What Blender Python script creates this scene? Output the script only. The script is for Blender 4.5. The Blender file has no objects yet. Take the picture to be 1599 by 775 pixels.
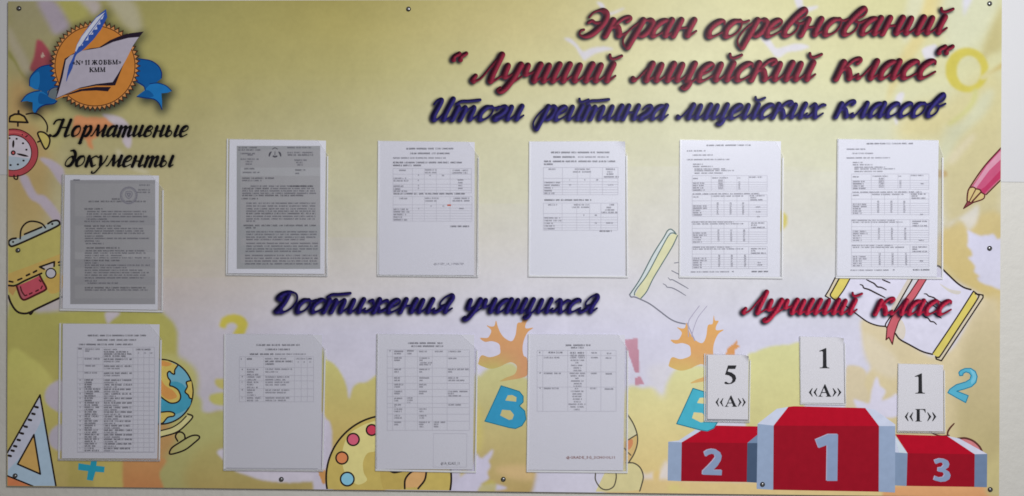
import bpy, math, random
import numpy as np
from mathutils import Vector, Matrix
from mathutils.geometry import tessellate_polygon

random.seed(7)
rng = np.random.default_rng(11)
scene = bpy.context.scene
COL = scene.collection

# ------------------------------------------------------------------ camera
YAW, PITCH, ROLL = 2.54843e-02, -3.41632e-03, -3.88004e-03
CAM = np.array([0.0808744, -1.8586982, 0.0016295])
FOC = 1330.59                       # focal length in pixels of the 1599 px wide photograph
def rot3(yaw, pitch, roll):
    cy, sy = math.cos(yaw), math.sin(yaw); cp, sp = math.cos(pitch), math.sin(pitch); cr, sr = math.cos(roll), math.sin(roll)
    Rz = np.array([[cy, -sy, 0], [sy, cy, 0], [0, 0, 1]])
    Rx = np.array([[1, 0, 0], [0, cp, -sp], [0, sp, cp]])
    Ry = np.array([[cr, 0, sr], [0, 1, 0], [-sr, 0, cr]])
    return Rz @ Rx @ Ry
RM = rot3(YAW, PITCH, ROLL)
cd = bpy.data.cameras.new('camera'); cam = bpy.data.objects.new('camera', cd); COL.objects.link(cam)
cd.sensor_fit = 'HORIZONTAL'; cd.sensor_width = 36; cd.lens = FOC / 1599 * 36
cd.clip_start = 0.05; cd.clip_end = 50
B = RM @ np.array([[1, 0, 0], [0, 0, -1], [0, 1, 0]])
cam.matrix_world = Matrix.Translation(Vector(CAM)) @ Matrix(B.tolist()).to_4x4()
scene.camera = cam

# ------------------------------------------------------------------ light
world = bpy.data.worlds.new('World'); scene.world = world; world.use_nodes = True
bg = world.node_tree.nodes['Background']
bg.inputs['Color'].default_value = (1.0, 0.955, 0.90, 1); bg.inputs['Strength'].default_value = 0.155
def area(name, loc, target, sx, sy, power, color):
    ld = bpy.data.lights.new(name, 'AREA'); ld.shape = 'RECTANGLE'; ld.size = sx; ld.size_y = sy
    ld.energy = power; ld.color = color
    o = bpy.data.objects.new(name, ld); COL.objects.link(o); o.location = loc
    o.rotation_euler = (Vector(target) - Vector(loc)).to_track_quat('-Z', 'Y').to_euler()
    return o
KEY = (0.85, -2.05, 0.92)
area('ceiling_light', KEY, (0.6, 0, 0.0), 0.6, 0.6, 47, (0.95, 0.97, 1.0))
vs = scene.view_settings
scene.display_settings.display_device = 'sRGB'
vs.view_transform = 'Standard'; vs.look = 'None'; vs.exposure = 0.10; vs.gamma = 1.0; vs.use_curve_mapping = False
scene.cycles.transparent_max_bounces = 32
scene.cycles.max_bounces = 6
scene.cycles.pixel_filter_type = 'BLACKMAN_HARRIS'
scene.cycles.filter_width = 1.7

# ------------------------------------------------------------------ pixel <-> board plane
BW, BH = 2.1686, 1.07357
def at(p, y=0.0):
    """photo pixels (n,2) -> world points on the board plane, moved to depth y"""
    p = np.atleast_2d(np.asarray(p, float))
    d = np.stack([(p[:, 0] - 799.5) / FOC, np.ones(len(p)), (387.5 - p[:, 1]) / FOC], 1) @ RM.T
    t = (-CAM[1]) / d[:, 1]
    w = CAM + d * t[:, None]; w[:, 1] = y
    return w
def project(w):
    d = (np.asarray(w, float) - CAM) @ RM
    return np.stack([799.5 + FOC * d[:, 0] / d[:, 1], 387.5 - FOC * d[:, 2] / d[:, 1]], 1)

def lin(c):
    c = np.asarray(c, float) / 255.0
    return np.where(c <= 0.04045, c / 12.92, ((c + 0.055) / 1.055) ** 2.4)
def seen(c, x, y=390):
    """print colour of an ink from how it reads in the photograph, given how strongly that
    spot of the board is lit (white paper as the reference)"""
    L = light(x, y); c = np.asarray(c, float)
    if x < 1000 and (y > 480 or x < 330): c = np.clip(c * (.96 if y > 480 else 1) + np.array([0, 0, .07]) * (c.max() - c[2]), 0, 255)
    return np.minimum(lin(c) / L, 0.86)
def light(x, y):
    """how strongly a spot of the board is lit by the lamp above right plus the room"""
    px, pz = (x - 800) * .0014, -(y - 387) * .0014; s = 0
    for ax in (-.3, 0, .3):
        for az in (-.3, 0, .3):
            dx, dz, ly = KEY[0] + ax - px, KEY[2] + az - pz, -KEY[1]
            r = math.sqrt(dx * dx + dz * dz + ly * ly); n = np.array([.6 - KEY[0], 0 - KEY[2], ly]); n = n / np.linalg.norm(n)
            s += ly / r ** 3 * max(0, (-dx * n[0] - dz * n[1] + ly * n[2]) / r)
    return (KA * s + KB) * 1.24
KA, KB = 0.42, 0.13

# ------------------------------------------------------------------ materials
def new_mat(name):
    m = bpy.data.materials.new(name); m.use_nodes = True
    nt = m.node_tree; b = nt.nodes['Principled BSDF']
    return m, nt, b
INK = {}
def ink(c, rough=0.42, mott=0.06):
    """a printed ink: flat colour with a faint procedural print grain"""
    key = (tuple(np.round(c, 3)), rough)
    if key in INK: return INK[key]
    m, nt, b = new_mat('printed_ink')
    b.inputs['Roughness'].default_value = rough
    b.inputs['Specular IOR Level'].default_value = 0.05
    tc = nt.nodes.new('ShaderNodeTexCoord'); n = nt.nodes.new('ShaderNodeTexNoise')
    n.inputs['Scale'].default_value = 60; n.inputs['Detail'].default_value = 4
    nt.links.new(tc.outputs['Object'], n.inputs['Vector'])
    mx = nt.nodes.new('ShaderNodeMix'); mx.data_type = 'RGBA'
    mx.inputs[6].default_value = (*[v * (1 - mott * 2) for v in c], 1)
    mx.inputs[7].default_value = (*[min(1, v * (1 + mott * 2)) for v in c], 1)
    nt.links.new(n.outputs['Fac'], mx.inputs[0]); nt.links.new(mx.outputs[2], b.inputs['Base Color'])
    INK[key] = m
    return m
def attr_mat(name, alpha=False, rough=0.42):
    m, nt, b = new_mat(name)
    b.inputs['Roughness'].default_value = rough; b.inputs['Specular IOR Level'].default_value = 0.05
    a = nt.nodes.new('ShaderNodeVertexColor'); a.layer_name = 'Col'
    tc = nt.nodes.new('ShaderNodeTexCoord'); n = nt.nodes.new('ShaderNodeTexNoise')
    n.inputs['Scale'].default_value = 90; n.inputs['Detail'].default_value = 5
    nt.links.new(tc.outputs['Object'], n.inputs['Vector'])
    mr = nt.nodes.new('ShaderNodeMapRange'); mr.inputs['To Min'].default_value = 0.93; mr.inputs['To Max'].default_value = 1.07
    nt.links.new(n.outputs['Fac'], mr.inputs['Value'])
    mu = nt.nodes.new('ShaderNodeVectorMath'); mu.operation = 'SCALE'
    nt.links.new(a.outputs['Color'], mu.inputs[0]); nt.links.new(mr.outputs['Result'], mu.inputs['Scale'])
    nt.links.new(mu.outputs['Vector'], b.inputs['Base Color'])
    bp = nt.nodes.new('ShaderNodeBump'); bp.inputs['Strength'].default_value = 0.06; bp.inputs['Distance'].default_value = 0.002
    n2 = nt.nodes.new('ShaderNodeTexNoise'); n2.inputs['Scale'].default_value = 6; n2.inputs['Detail'].default_value = 3
    nt.links.new(tc.outputs['Object'], n2.inputs['Vector']); nt.links.new(n2.outputs['Fac'], bp.inputs['Height'])
    nt.links.new(bp.outputs['Normal'], b.inputs['Normal'])
    if alpha: nt.links.new(a.outputs['Alpha'], b.inputs['Alpha'])
    return m
def noise_mat(name, c, scale, amp, rough, bump, spec=0.3, c2=None, bscale=None):
    m, nt, b = new_mat(name)
    b.inputs['Roughness'].default_value = rough; b.inputs['Specular IOR Level'].default_value = spec
    tc = nt.nodes.new('ShaderNodeTexCoord'); n = nt.nodes.new('ShaderNodeTexNoise')
    n.inputs['Scale'].default_value = scale; n.inputs['Detail'].default_value = 6
    nt.links.new(tc.outputs['Object'], n.inputs['Vector'])
    mx = nt.nodes.new('ShaderNodeMix'); mx.data_type = 'RGBA'
    ca = [v * (1 - amp) for v in c]; cb = [min(1, v * (1 + amp)) for v in (c2 if c2 is not None else c)]
    mx.inputs[6].default_value = (*ca, 1); mx.inputs[7].default_value = (*cb, 1)
    nt.links.new(n.outputs['Fac'], mx.inputs[0]); nt.links.new(mx.outputs[2], b.inputs['Base Color'])
    if bump:
        bp = nt.nodes.new('ShaderNodeBump'); bp.inputs['Strength'].default_value = bump; bp.inputs['Distance'].default_value = 0.003
        n2 = nt.nodes.new('ShaderNodeTexNoise'); n2.inputs['Scale'].default_value = bscale or scale * 6; n2.inputs['Detail'].default_value = 4
        nt.links.new(tc.outputs['Object'], n2.inputs['Vector']); nt.links.new(n2.outputs['Fac'], bp.inputs['Height'])
        nt.links.new(bp.outputs['Normal'], b.inputs['Normal'])
    return m
def clear_mat(name, haze_lo, haze_hi, rough=0.12, tint=(0.995, 0.995, 0.997), milk=(0.78, 0.78, 0.82)):
    """thin clear plastic: what lies behind shows through, a little milky haze, soft gloss"""
    m = bpy.data.materials.new(name); m.use_nodes = True; nt = m.node_tree; nt.nodes.clear()
    out = nt.nodes.new('ShaderNodeOutputMaterial'); tr = nt.nodes.new('ShaderNodeBsdfTransparent')
    tr.inputs['Color'].default_value = (*tint, 1)
    df = nt.nodes.new('ShaderNodeBsdfDiffuse'); df.inputs['Color'].default_value = (*milk, 1)
    gl = nt.nodes.new('ShaderNodeBsdfGlossy'); gl.inputs['Roughness'].default_value = rough
    tc = nt.nodes.new('ShaderNodeTexCoord'); n = nt.nodes.new('ShaderNodeTexNoise')
    n.inputs['Scale'].default_value = 9; n.inputs['Detail'].default_value = 4
    nt.links.new(tc.outputs['Object'], n.inputs['Vector'])
    mr = nt.nodes.new('ShaderNodeMapRange'); mr.inputs['From Min'].default_value = .3; mr.inputs['From Max'].default_value = .7
    mr.inputs['To Min'].default_value = haze_lo; mr.inputs['To Max'].default_value = haze_hi
    nt.links.new(n.outputs['Fac'], mr.inputs['Value'])
    m1 = nt.nodes.new('ShaderNodeMixShader'); m2 = nt.nodes.new('ShaderNodeMixShader')
    nt.links.new(mr.outputs['Result'], m1.inputs[0]); nt.links.new(tr.outputs[0], m1.inputs[1]); nt.links.new(df.outputs[0], m1.inputs[2])
    m2.inputs[0].default_value = 0.02; nt.links.new(m1.outputs[0], m2.inputs[1]); nt.links.new(gl.outputs[0], m2.inputs[2])
    nt.links.new(m2.outputs[0], out.inputs['Surface'])
    return m

# ------------------------------------------------------------------ objects
ORG = np.zeros(3)
def empty(name, label, cat, loc, group=None):
    o = bpy.data.objects.new(name, None); COL.objects.link(o); o.location = loc
    o.empty_display_size = 0.05; o['label'] = label; o['category'] = cat
    if group: o['group'] = group
    return o
def base_of(o):
    b = np.zeros(3)
    while o is not None:
        b += np.array(o.location); o = o.parent
    return b
def mesh_obj(name, V, F, mats, parent=None, mi=None, cols=None, label=None, loc=None, smooth=False):
    """V in world coordinates"""
    V = np.asarray(V, float)
    if loc is None: loc = np.zeros(3) if parent is not None else V.mean(0)
    off = base_of(parent) + np.asarray(loc) if parent is not None else np.asarray(loc)
    me = bpy.data.meshes.new(name)
    me.from_pydata((V - off).tolist(), [], F)
    for m in mats: me.materials.append(m)
    if mi is not None: me.polygons.foreach_set('material_index', np.asarray(mi, dtype=np.int32))
    if cols is not None:
        a = me.color_attributes.new('Col', 'FLOAT_COLOR', 'POINT')
        a.data.foreach_set('color', np.asarray(cols, dtype=np.float32).ravel())
    if smooth: me.polygons.foreach_set('use_smooth', np.ones(len(me.polygons), dtype=bool))
    me.update()
    o = bpy.data.objects.new(name, me); COL.objects.link(o); o.location = loc
    if parent is not None: o.parent = parent
    if label: o['label'] = label
    return o

def catmull(P, closed=False, step=2.0):
    P = np.asarray(P, float); n = len(P)
    if n < 3 and not closed: 
        m = max(2, int(np.linalg.norm(P[-1] - P[0]) / step)); return P[0] + (P[-1] - P[0]) * np.linspace(0, 1, m + 1)[:, None]
    out = []
    for i in range(n if closed else n - 1):
        p1, p2 = P[i % n], P[(i + 1) % n]
        p0 = P[(i - 1) % n] if closed or i > 0 else 2 * p1 - p2
        p3 = P[(i + 2) % n] if closed or i < n - 2 else 2 * p2 - p1
        m = max(2, int(math.ceil(np.linalg.norm(p2[:2] - p1[:2]) / step)))
        t = np.linspace(0, 1, m + 1)[:-1, None]
        out.append(0.5 * (2 * p1 + (p2 - p0) * t + (2 * p0 - 5 * p1 + 4 * p2 - p3) * t * t + (3 * p1 - p0 - 3 * p2 + p3) * t ** 3))
    out = np.concatenate(out)
    return out if closed else np.vstack([out, P[-1]])
BQ = np.array([[13.2, 2.6], [1566, -4], [1559.6, 776.5], [10.0, 759.8]])
def inset_quad(q, d):
    c = q.mean(0); v = q - c
    return c + v - np.sign(v) * d
CLIPQ = inset_quad(BQ, 1.2)
def clip_poly(P, Q=None):
    Q = CLIPQ if Q is None else Q
    P = [tuple(p) for p in P]
    for i in range(len(Q)):
        a, b = Q[i], Q[(i + 1) % len(Q)]
        def side(p): return (b[0] - a[0]) * (p[1] - a[1]) - (b[1] - a[1]) * (p[0] - a[0])
        out = []
        for j in range(len(P)):
            c, d = P[j], P[(j + 1) % len(P)]; sc, sd = side(c), side(d)
            if sc >= 0: out.append(c)
            if (sc >= 0) != (sd >= 0):
                t = sc / (sc - sd); out.append((c[0] + (d[0] - c[0]) * t, c[1] + (d[1] - c[1]) * t))
        P = out
        if not P: break
    return P

class Art:
    """flat printed shapes stacked in hair-thin layers, gathered into one mesh"""
    def __init__(s, y):
        s.V = []; s.F = []; s.M = []; s.mats = []; s.y = y; s.n = 0
    def mat(s, m):
        if m not in s.mats: s.mats.append(m)
        return s.mats.index(m)
    def depth(s):
        s.n += 1; return s.y - 1e-5 * s.n
    def poly(s, P, m, smooth=False, clip=True, holes=()):
        P = catmull(P, True, 1.5) if smooth else np.asarray(P, float)
        if clip: P = clip_poly(P)
        if len(P) < 3: return
        loops = [[Vector((p[0], p[1], 0)) for p in P]] + [[Vector((p[0], p[1], 0)) for p in (catmull(h, True, 1.5) if smooth else h)] for h in holes]
        tr = tessellate_polygon(loops); flat = [(v.x, v.y) for l in loops for v in l]
        b = len(s.V); s.V += at(flat, s.depth()).tolist(); k = s.mat(m)
        for a in tr:
            p, q, r = [flat[i] for i in a]
            cr = (q[0] - p[0]) * (r[1] - p[1]) - (q[1] - p[1]) * (r[0] - p[0])
            if abs(cr) < 1e-9: continue
            a = a if cr < 0 else a[::-1]       # faces look at -Y (photo y runs down)
            s.F.append([b + i for i in a]); s.M.append(k)
    def ell(s, cx, cy, rx, ry, m, a=0, n=48, holes=()):
        t = np.linspace(0, 2 * np.pi, n, endpoint=False); ca, sa = math.cos(a), math.sin(a)
        x, y = rx * np.cos(t), ry * np.sin(t)
        s.poly(np.stack([cx + x * ca - y * sa, cy + x * sa + y * ca], 1), m, holes=holes)
    def lines(s, strokes, m, res=0.7, clip=True):
        V, F, _ = field_mesh(strokes, res, s.depth(), clip)
        b = len(s.V); s.V += V.tolist(); k = s.mat(m)
        for f in F: s.F.append([b + i for i in f]); s.M.append(k)
    def build(s, name, parent, label=None):
        return mesh_obj(name, s.V, s.F, s.mats, parent, s.M, label=label)

def stamp(strokes, res):
    """strokes: list of (points, radii) in px. returns field grid (inside > 0), origin"""
    allp = np.vstack([p for p, r in strokes]); mr = max(float(np.max(r)) for p, r in strokes) + 3 * res
    o = allp.min(0) - mr - res; e = allp.max(0) + mr + res
    nx, ny = (int((e[0] - o[0]) / res) + 2, int((e[1] - o[1]) / res) + 2)
    f = np.full((ny, nx), -3.0 * res)
    for P, r in strokes:
        # resample densely
        for i in range(len(P) - 1):
            L = np.hypot(*(P[i + 1] - P[i])); m = max(1, int(L / (0.5 * res)))
            for k in range(m):
                t = k / m; q = P[i] + (P[i + 1] - P[i]) * t; rr = r[i] + (r[i + 1] - r[i]) * t
                stamp1(f, q, rr, o, res)
        stamp1(f, P[-1], r[-1], o, res)
    return f, o
def stamp1(f, q, rr, o, res):
    w = rr + 3 * res
    x0 = int((q[0] - w - o[0]) / res); x1 = int((q[0] + w - o[0]) / res) + 2
    y0 = int((q[1] - w - o[1]) / res); y1 = int((q[1] + w - o[1]) / res) + 2
    x0 = max(x0, 0); y0 = max(y0, 0)
    X = o[0] + np.arange(x0, min(x1, f.shape[1])) * res - q[0]; Y = o[1] + np.arange(y0, min(y1, f.shape[0])) * res - q[1]
    d = rr - np.sqrt(X[None, :] ** 2 + Y[:, None] ** 2)
    sub = f[y0:y0 + len(Y), x0:x0 + len(X)]
    np.maximum(sub, d, out=sub)

def march(f, o, res):
    """field -> outline-true 2D mesh (px coordinates)"""
    ny, nx = f.shape; ins = f > 0
    cnt = ins[:-1, :-1].astype(int) + ins[:-1, 1:] + ins[1:, :-1] + ins[1:, 1:]
    V = []; F = []; vid = {}
    def gv(i, j):
        k = (i, j)
        if k not in vid: vid[k] = len(V); V.append((o[0] + j * res, o[1] + i * res))
        return vid[k]
    def ev(i, j, i2, j2):
        k = (i, j, i2, j2) if (i, j) < (i2, j2) else (i2, j2, i, j)
        if k not in vid:
            a, b = f[i, j], f[i2, j2]; t = min(max(a / (a - b), 0.02), 0.98)
            vid[k] = len(V); V.append((o[0] + (j + (j2 - j) * t) * res, o[1] + (i + (i2 - i) * t) * res))
        return vid[k]
    full = np.argwhere(cnt == 4)
    for i, j in full.tolist():
        F.append([gv(i, j), gv(i + 1, j), gv(i + 1, j + 1), gv(i, j + 1)])
    for i, j in np.argwhere((cnt > 0) & (cnt < 4)).tolist():
        c = [(i, j), (i + 1, j), (i + 1, j + 1), (i, j + 1)]; out = []
        for k in range(4):
            a, b = c[k], c[(k + 1) % 4]
            if ins[a]: out.append(gv(*a))
            if ins[a] != ins[b]: out.append(ev(a[0], a[1], b[0], b[1]))
        if len(out) >= 3: F.append(out)
    return np.array(V) if V else np.zeros((0, 2)), F
def field_mesh(strokes, res, y, clip=True, warp=None):
    f, o = stamp(strokes, res)
    if clip:
        X = o[0] + np.arange(f.shape[1]) * res; Y = o[1] + np.arange(f.shape[0]) * res
        for i in range(4):
            a, b = CLIPQ[i], CLIPQ[(i + 1) % 4]; L = np.hypot(*(b - a))
            s = ((b[0] - a[0]) * (Y[:, None] - a[1]) - (b[1] - a[1]) * (X[None, :] - a[0])) / L
            f = np.minimum(f, s)
    V2, F = march(f, o, res)
    return (at(V2, y) if len(V2) else np.zeros((0, 3))), F, (V2, f, o)
def S(pts, w=2.0, taper=0.0, smooth=True, closed=False):
    """an ink line: smoothed points and a radius at each"""
    P = catmull(pts, closed, 1.5) if smooth and len(pts) > 2 else np.asarray(pts, float)
    if closed: P = np.vstack([P, P[:1]])
    if len(P) == 2: P = np.linspace(P[0], P[1], 6)
    t = np.linspace(0, 1, len(P))
    r = np.full(len(P), w * 1.42 / 2.0)
    if taper: r = r * (1 - taper + taper * np.sqrt(np.clip(np.sin(np.pi * t), 0, 1)))
    return P, r

def blur(a, r):
    for _ in range(3):
        k = max(1, int(round(r)))
        for ax in (0, 1):
            p = np.pad(a, [(k, k) if i == ax else (0, 0) for i in range(2)], mode='edge')
            c = np.cumsum(p, axis=ax); z = np.zeros_like(np.take(c, [0], axis=ax)); c = np.concatenate([z, c], axis=ax)
            n = 2 * k + 1
            hi = np.take(c, range(n, c.shape[ax]), axis=ax); lo = np.take(c, range(0, c.shape[ax] - n), axis=ax)
            a = (hi - lo) / n
    return a

# ------------------------------------------------------------------ wall
WALL_UP = noise_mat('upper_wall_paint', lin((211, 210, 212)), 5, .025, .55, .12)
WALL_LO = noise_mat('lower_wall_paint', lin((213, 210, 203)), 4, .04, .6, .55, bscale=60)
def wall():
    x0, x1, zt, zb = -6.0, 6.0, 3.0, -3.0
    L, R_ = at([[0, 272.5]])[0], at([[1599, 283.5]])[0]
    sl = (R_[2] - L[2]) / (R_[0] - L[0]); f = lambda x: L[2] + sl * (x - L[0])
    nx, nz = 60, 4
    V = []; F = []
    def sheet(name, za, zb_, y0, mat, lip):
        V = []; F = []
        for i in range(nx + 1):
            x = x0 + (x1 - x0) * i / nx
            top, bot = za(x), zb_(x)
            V += [(x, y0, top), (x, y0, bot)] + ([(x, y0 + .0004, bot - .0010), (x, y0 + .004, bot - .0016)] if lip else [])
        k = 4 if lip else 2
        for i in range(nx):
            for j in range(k - 1): F.append([i * k + j, i * k + j + 1, (i + 1) * k + j + 1, (i + 1) * k + j])
        o = mesh_obj(name, V, F, [mat], loc=(0, 0, 0)); o['kind'] = 'structure'
    wav = lambda x: f(x) + 0.0006 * math.sin(9 * x) + 0.0005 * math.sin(31 * x + 1)
    sheet('wall', lambda x: zt, wav, 0.0078, WALL_UP, True)
    sheet('lower_wall', lambda x: wav(x) + 0.004, lambda x: zb, 0.0092, WALL_LO, False)
wall()

# ------------------------------------------------------------------ the notice board
board = empty('notice_board', 'long yellow printed school notice board with red and blue script headings on the wall', 'notice board', (0, 0, -BH / 2))
Y0 = 0.0                             # the face of the board is the plane y = 0, the wall 9 mm behind it
def board_face():
    # colours of the print, painted as soft shapes on a 1 px sheet and then carried by the vertices
    W, H = 1600, 800; OY = 10
    yy, xx = np.mgrid[0:H, 0:W].astype(float); yy -= OY
    img = np.zeros((H, W, 3))
    ys = [-10, 45, 110, 205, 300, 380, 445, 520, 790]
    cols = [(250, [(138, 132, 84), (144, 137, 88), (150, 142, 93), (155, 147, 108), (160, 152, 122), (161, 154, 136), (162, 153, 148), (160, 154, 160), (152, 146, 156)]),
            (520, [(150, 140, 86), (162, 152, 98), (166, 158, 110), (172, 166, 132), (176, 172, 149), (180, 175, 164), (182, 177, 177), (179, 176, 190), (170, 165, 178)]),
            (800, [(186, 175, 124), (192, 181, 134), (197, 190, 148), (201, 197, 168), (200, 197, 178), (200, 196, 190), (199, 196, 202), (197, 194, 211), (186, 182, 200)]),
            (1100, [(212, 207, 166), (214, 209, 172), (215, 212, 178), (214, 212, 186), (213, 210, 198), (212, 209, 204), (208, 206, 213), (206, 204, 220), (198, 195, 212)]),
            (1350, [(214, 210, 164), (216, 211, 168), (216, 213, 174), (214, 213, 187), (213, 211, 196), (211, 209, 202), (206, 206, 212), (204, 202, 218), (196, 193, 210)])]
    K_ = [x for x, _ in cols]; tabs = []
    for x, t in cols:
        lc = np.array([np.minimum(lin(c) / light(x, min(max(y, 0), 775)), .86) for c, y in zip(t, ys)]); tabs.append(np.stack([np.interp(yy[:, 0], ys, lc[:, k]) for k in range(3)], 1))
    u = xx[0]; tabs = np.array(tabs)                     # column, row, channel
    tabs[:, :, 2] *= np.where(tabs[:, :, 2] < tabs[:, :, 0] * .8, .94, 1.0)
    f = np.clip(np.interp(u, K_, np.arange(len(K_))), 0, len(K_) - 1.001); i0 = f.astype(int); fr = f - i0; fr = fr * fr * (3 - 2 * fr) * .5 + fr * .5
    for k in range(3): img[:, :, k] = tabs[i0, :, k].T * (1 - fr) + tabs[i0 + 1, :, k].T * fr
    def mask(P, smooth=True, soft=1):
        P = catmull(P, True, 3) if smooth else np.asarray(P, float)
        m = np.zeros((H, W)); x0, y0 = np.floor(P.min(0)).astype(int) - 2; x1, y1 = np.ceil(P.max(0)).astype(int) + 2
        x0 = max(x0, 0); x1 = min(x1, W); y0 = max(y0, -OY); y1 = min(y1, H - OY)
        if x1 <= x0 or y1 <= y0: return m
        Y, X = np.mgrid[y0:y1, x0:x1].astype(float); ins = np.zeros(X.shape, bool); n = len(P)
        for i in range(n):
            a, b = P[i], P[(i + 1) % n]
            if a[1] == b[1]: continue
            ins ^= ((a[1] > Y) != (b[1] > Y)) & (X < (b[0] - a[0]) * (Y - a[1]) / (b[1] - a[1]) + a[0])
        m[y0 + OY:y1 + OY, x0:x1] = ins
        pad = int(soft * 3 + 4)
        s_ = (slice(max(y0 + OY - pad, 0), y1 + OY + pad), slice(max(x0 - pad, 0), x1 + pad))
        if soft: m[s_] = blur(m[s_], soft)
        return m
    def paint(P, c, c2=None, soft=1, a=1.0, smooth=True, axis=1):
        """c at the first end of the shape, c2 at the other; colours as read in the photograph"""
        P = np.asarray(P, float); m = mask(P, smooth, soft) * a
        cx, cy = P.mean(0); lo, hi = P[:, axis].min(), P[:, axis].max()
        col = seen(c, min(cx, 1599), min(max(cy, 0), 775)); col2 = col if c2 is None else seen(c2, min(cx, 1599), min(max(cy, 0), 775))
        t = np.clip(((yy if axis else xx) - lo) / max(hi - lo, 1), 0, 1)[..., None]
        img[:] = img * (1 - m[..., None]) + (col * (1 - t) + col2 * t) * m[..., None]
    # --- upper left swirls
    paint([(12, 0), (60, 0), (90, 60), (80, 130), (40, 160), (12, 170)], (128, 122, 92), (140, 132, 88), 8)
    paint([(85, 0), (140, 0), (132, 28), (112, 34), (98, 24)], (150, 145, 78), None, 3, .8)
    paint([(58, 0), (82, 0), (100, 22), (108, 45), (86, 54), (76, 38), (66, 20)], (140, 130, 140), None, 3)
    paint([(124, 0), (150, 0), (158, 14), (147, 24), (136, 12)], (158, 148, 150), None, 3, .8)
    paint([(168, 0), (205, 0), (220, 30), (218, 52), (196, 42), (182, 22)], (158, 152, 128), None, 4, .8)
    paint([(13, 40), (28, 66), (46, 98), (50, 122), (38, 114), (24, 90), (13, 64)], (142, 134, 112), None, 3)
    paint([(13, 78), (24, 94), (33, 112), (43, 124), (34, 118), (22, 98), (13, 88)], (115, 112, 60), None, 1)
    paint([(13, 140), (60, 150), (80, 200), (75, 330), (60, 380), (13, 380)], (148, 122, 76), (150, 134, 88), 9)
    paint([(30, 182), (95, 178), (100, 205), (80, 240), (60, 200)], (152, 146, 96), None, 5, .7)
    # red letter A with its opening
    paint([(57, 64), (63, 63), (68, 67), (80, 86), (82, 112), (50, 112), (47, 104), (53, 88)], (140, 62, 68), (122, 62, 62), 1)
    paint([(66, 80), (70, 88), (64, 91)], (158, 140, 125), None, 0, 1, False)
    # orange leaf and lavender petals behind the black heading
    paint([(115, 187), (121, 180), (135, 183), (148, 182), (158, 184), (168, 182), (171, 190), (182, 193), (177, 198), (165, 200), (152, 214), (143, 220), (146, 233), (138, 229), (133, 217), (121, 215), (113, 210)], (190, 124, 78), (176, 116, 70), 1)
    paint([(160, 178), (185, 182), (197, 190), (205, 205), (205, 226), (200, 232), (192, 222), (190, 210), (181, 198), (170, 188)], (168, 158, 164), None, 1)
    paint([(181, 236), (187, 234), (200, 252), (232, 268), (226, 271), (200, 262), (186, 250)], (170, 164, 138), None, 1.5, .8)
    paint([(62, 248), (75, 248), (92, 257), (100, 267), (99, 290), (90, 282), (78, 264)], (152, 142, 152), None, 1)
    paint([(30, 276), (42, 274), (50, 290), (58, 303), (70, 306), (82, 318), (95, 338), (99, 365), (90, 355), (75, 335), (60, 318), (48, 311), (38, 295)], (150, 140, 150), None, 1)
    # --- lower left
    paint([(12, 482), (60, 488), (120, 484), (235, 484), (262, 495), (275, 512), (278, 540), (276, 640), (322, 646), (352, 645), (400, 700), (400, 770), (12, 770)], (152, 148, 78), (154, 140, 76), 2)
    paint([(12, 560), (50, 560), (80, 590), (100, 640), (100, 770), (12, 770)], (158, 154, 82), (150, 134, 78), 2)
    paint([(165, 488), (188, 488), (174, 501), (168, 506)], (168, 160, 168), None, 1)
    paint([(98, 596), (80, 600), (71, 612), (71, 626), (80, 637), (98, 642)], (152, 145, 155), None, 1)
    paint([(98, 664), (82, 670), (76, 684), (80, 697), (98, 703)], (150, 144, 155), None, 1)
    paint([(252, 640), (300, 618), (315, 625), (323, 646), (400, 645), (400, 770), (250, 770)], (160, 158, 100), (146, 140, 88), 2)
    paint([(250, 560), (304, 575), (304, 630), (262, 690), (250, 690)], (160, 155, 95), None, 3)
    paint([(245, 650), (275, 680), (262, 708), (250, 722), (190, 722), (190, 700), (240, 690)], (158, 124, 74), None, 4)
    paint([(188, 716), (192, 770), (252, 770), (249, 740), (256, 716)], (164, 120, 70), (160, 108, 62), 1)
    paint([(152, 716), (188, 716), (191, 740), (188, 770), (150, 770)], (158, 144, 78), None, 1)
    paint([(330, 690), (505, 690), (505, 770), (300, 770)], (156, 148, 90), (152, 134, 78), 6)
    paint([(352, 722), (368, 736), (385, 742), (410, 750), (450, 754), (490, 752), (520, 756), (520, 700), (352, 700)], (178, 172, 184), None, 1)
    # olive question mark pieces
    paint([(343, 510), (346, 498), (356, 492), (369, 491), (380, 495), (387, 505), (385, 515), (380, 523), (364, 523), (368, 514), (370, 508), (362, 504), (355, 507), (352, 513)], (178, 166, 66), None, 1)
    paint([(337, 592), (352, 593), (352, 608), (342, 606), (336, 600)], (172, 162, 92), None, 1)
    paint([(330, 616), (352, 614), (352, 632), (336, 632), (327, 625)], (170, 165, 90), None, 1)
    # --- behind the palette
    paint([(500, 556), (510, 562), (521, 568), (532, 582), (541, 602), (545, 623), (550, 607), (558, 599), (571, 597), (600, 598), (600, 770), (500, 770)], (180, 176, 108), (184, 150, 82), 1)
    paint([(498, 650), (510, 655), (516, 662), (519, 685), (516, 720), (505, 745), (522, 770), (490, 770)], (178, 172, 186), None, 1)
    paint([(496, 735), (508, 735), (509, 755), (504, 757)], (178, 130, 70), None, 0, 1, False)
    paint([(700, 736), (760, 700), (770, 770), (700, 770)], (186, 180, 196), None, 1)
    paint([(719, 736), (732, 736), (729, 748), (724, 756), (720, 748)], (186, 170, 112), None, 1)
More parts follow.
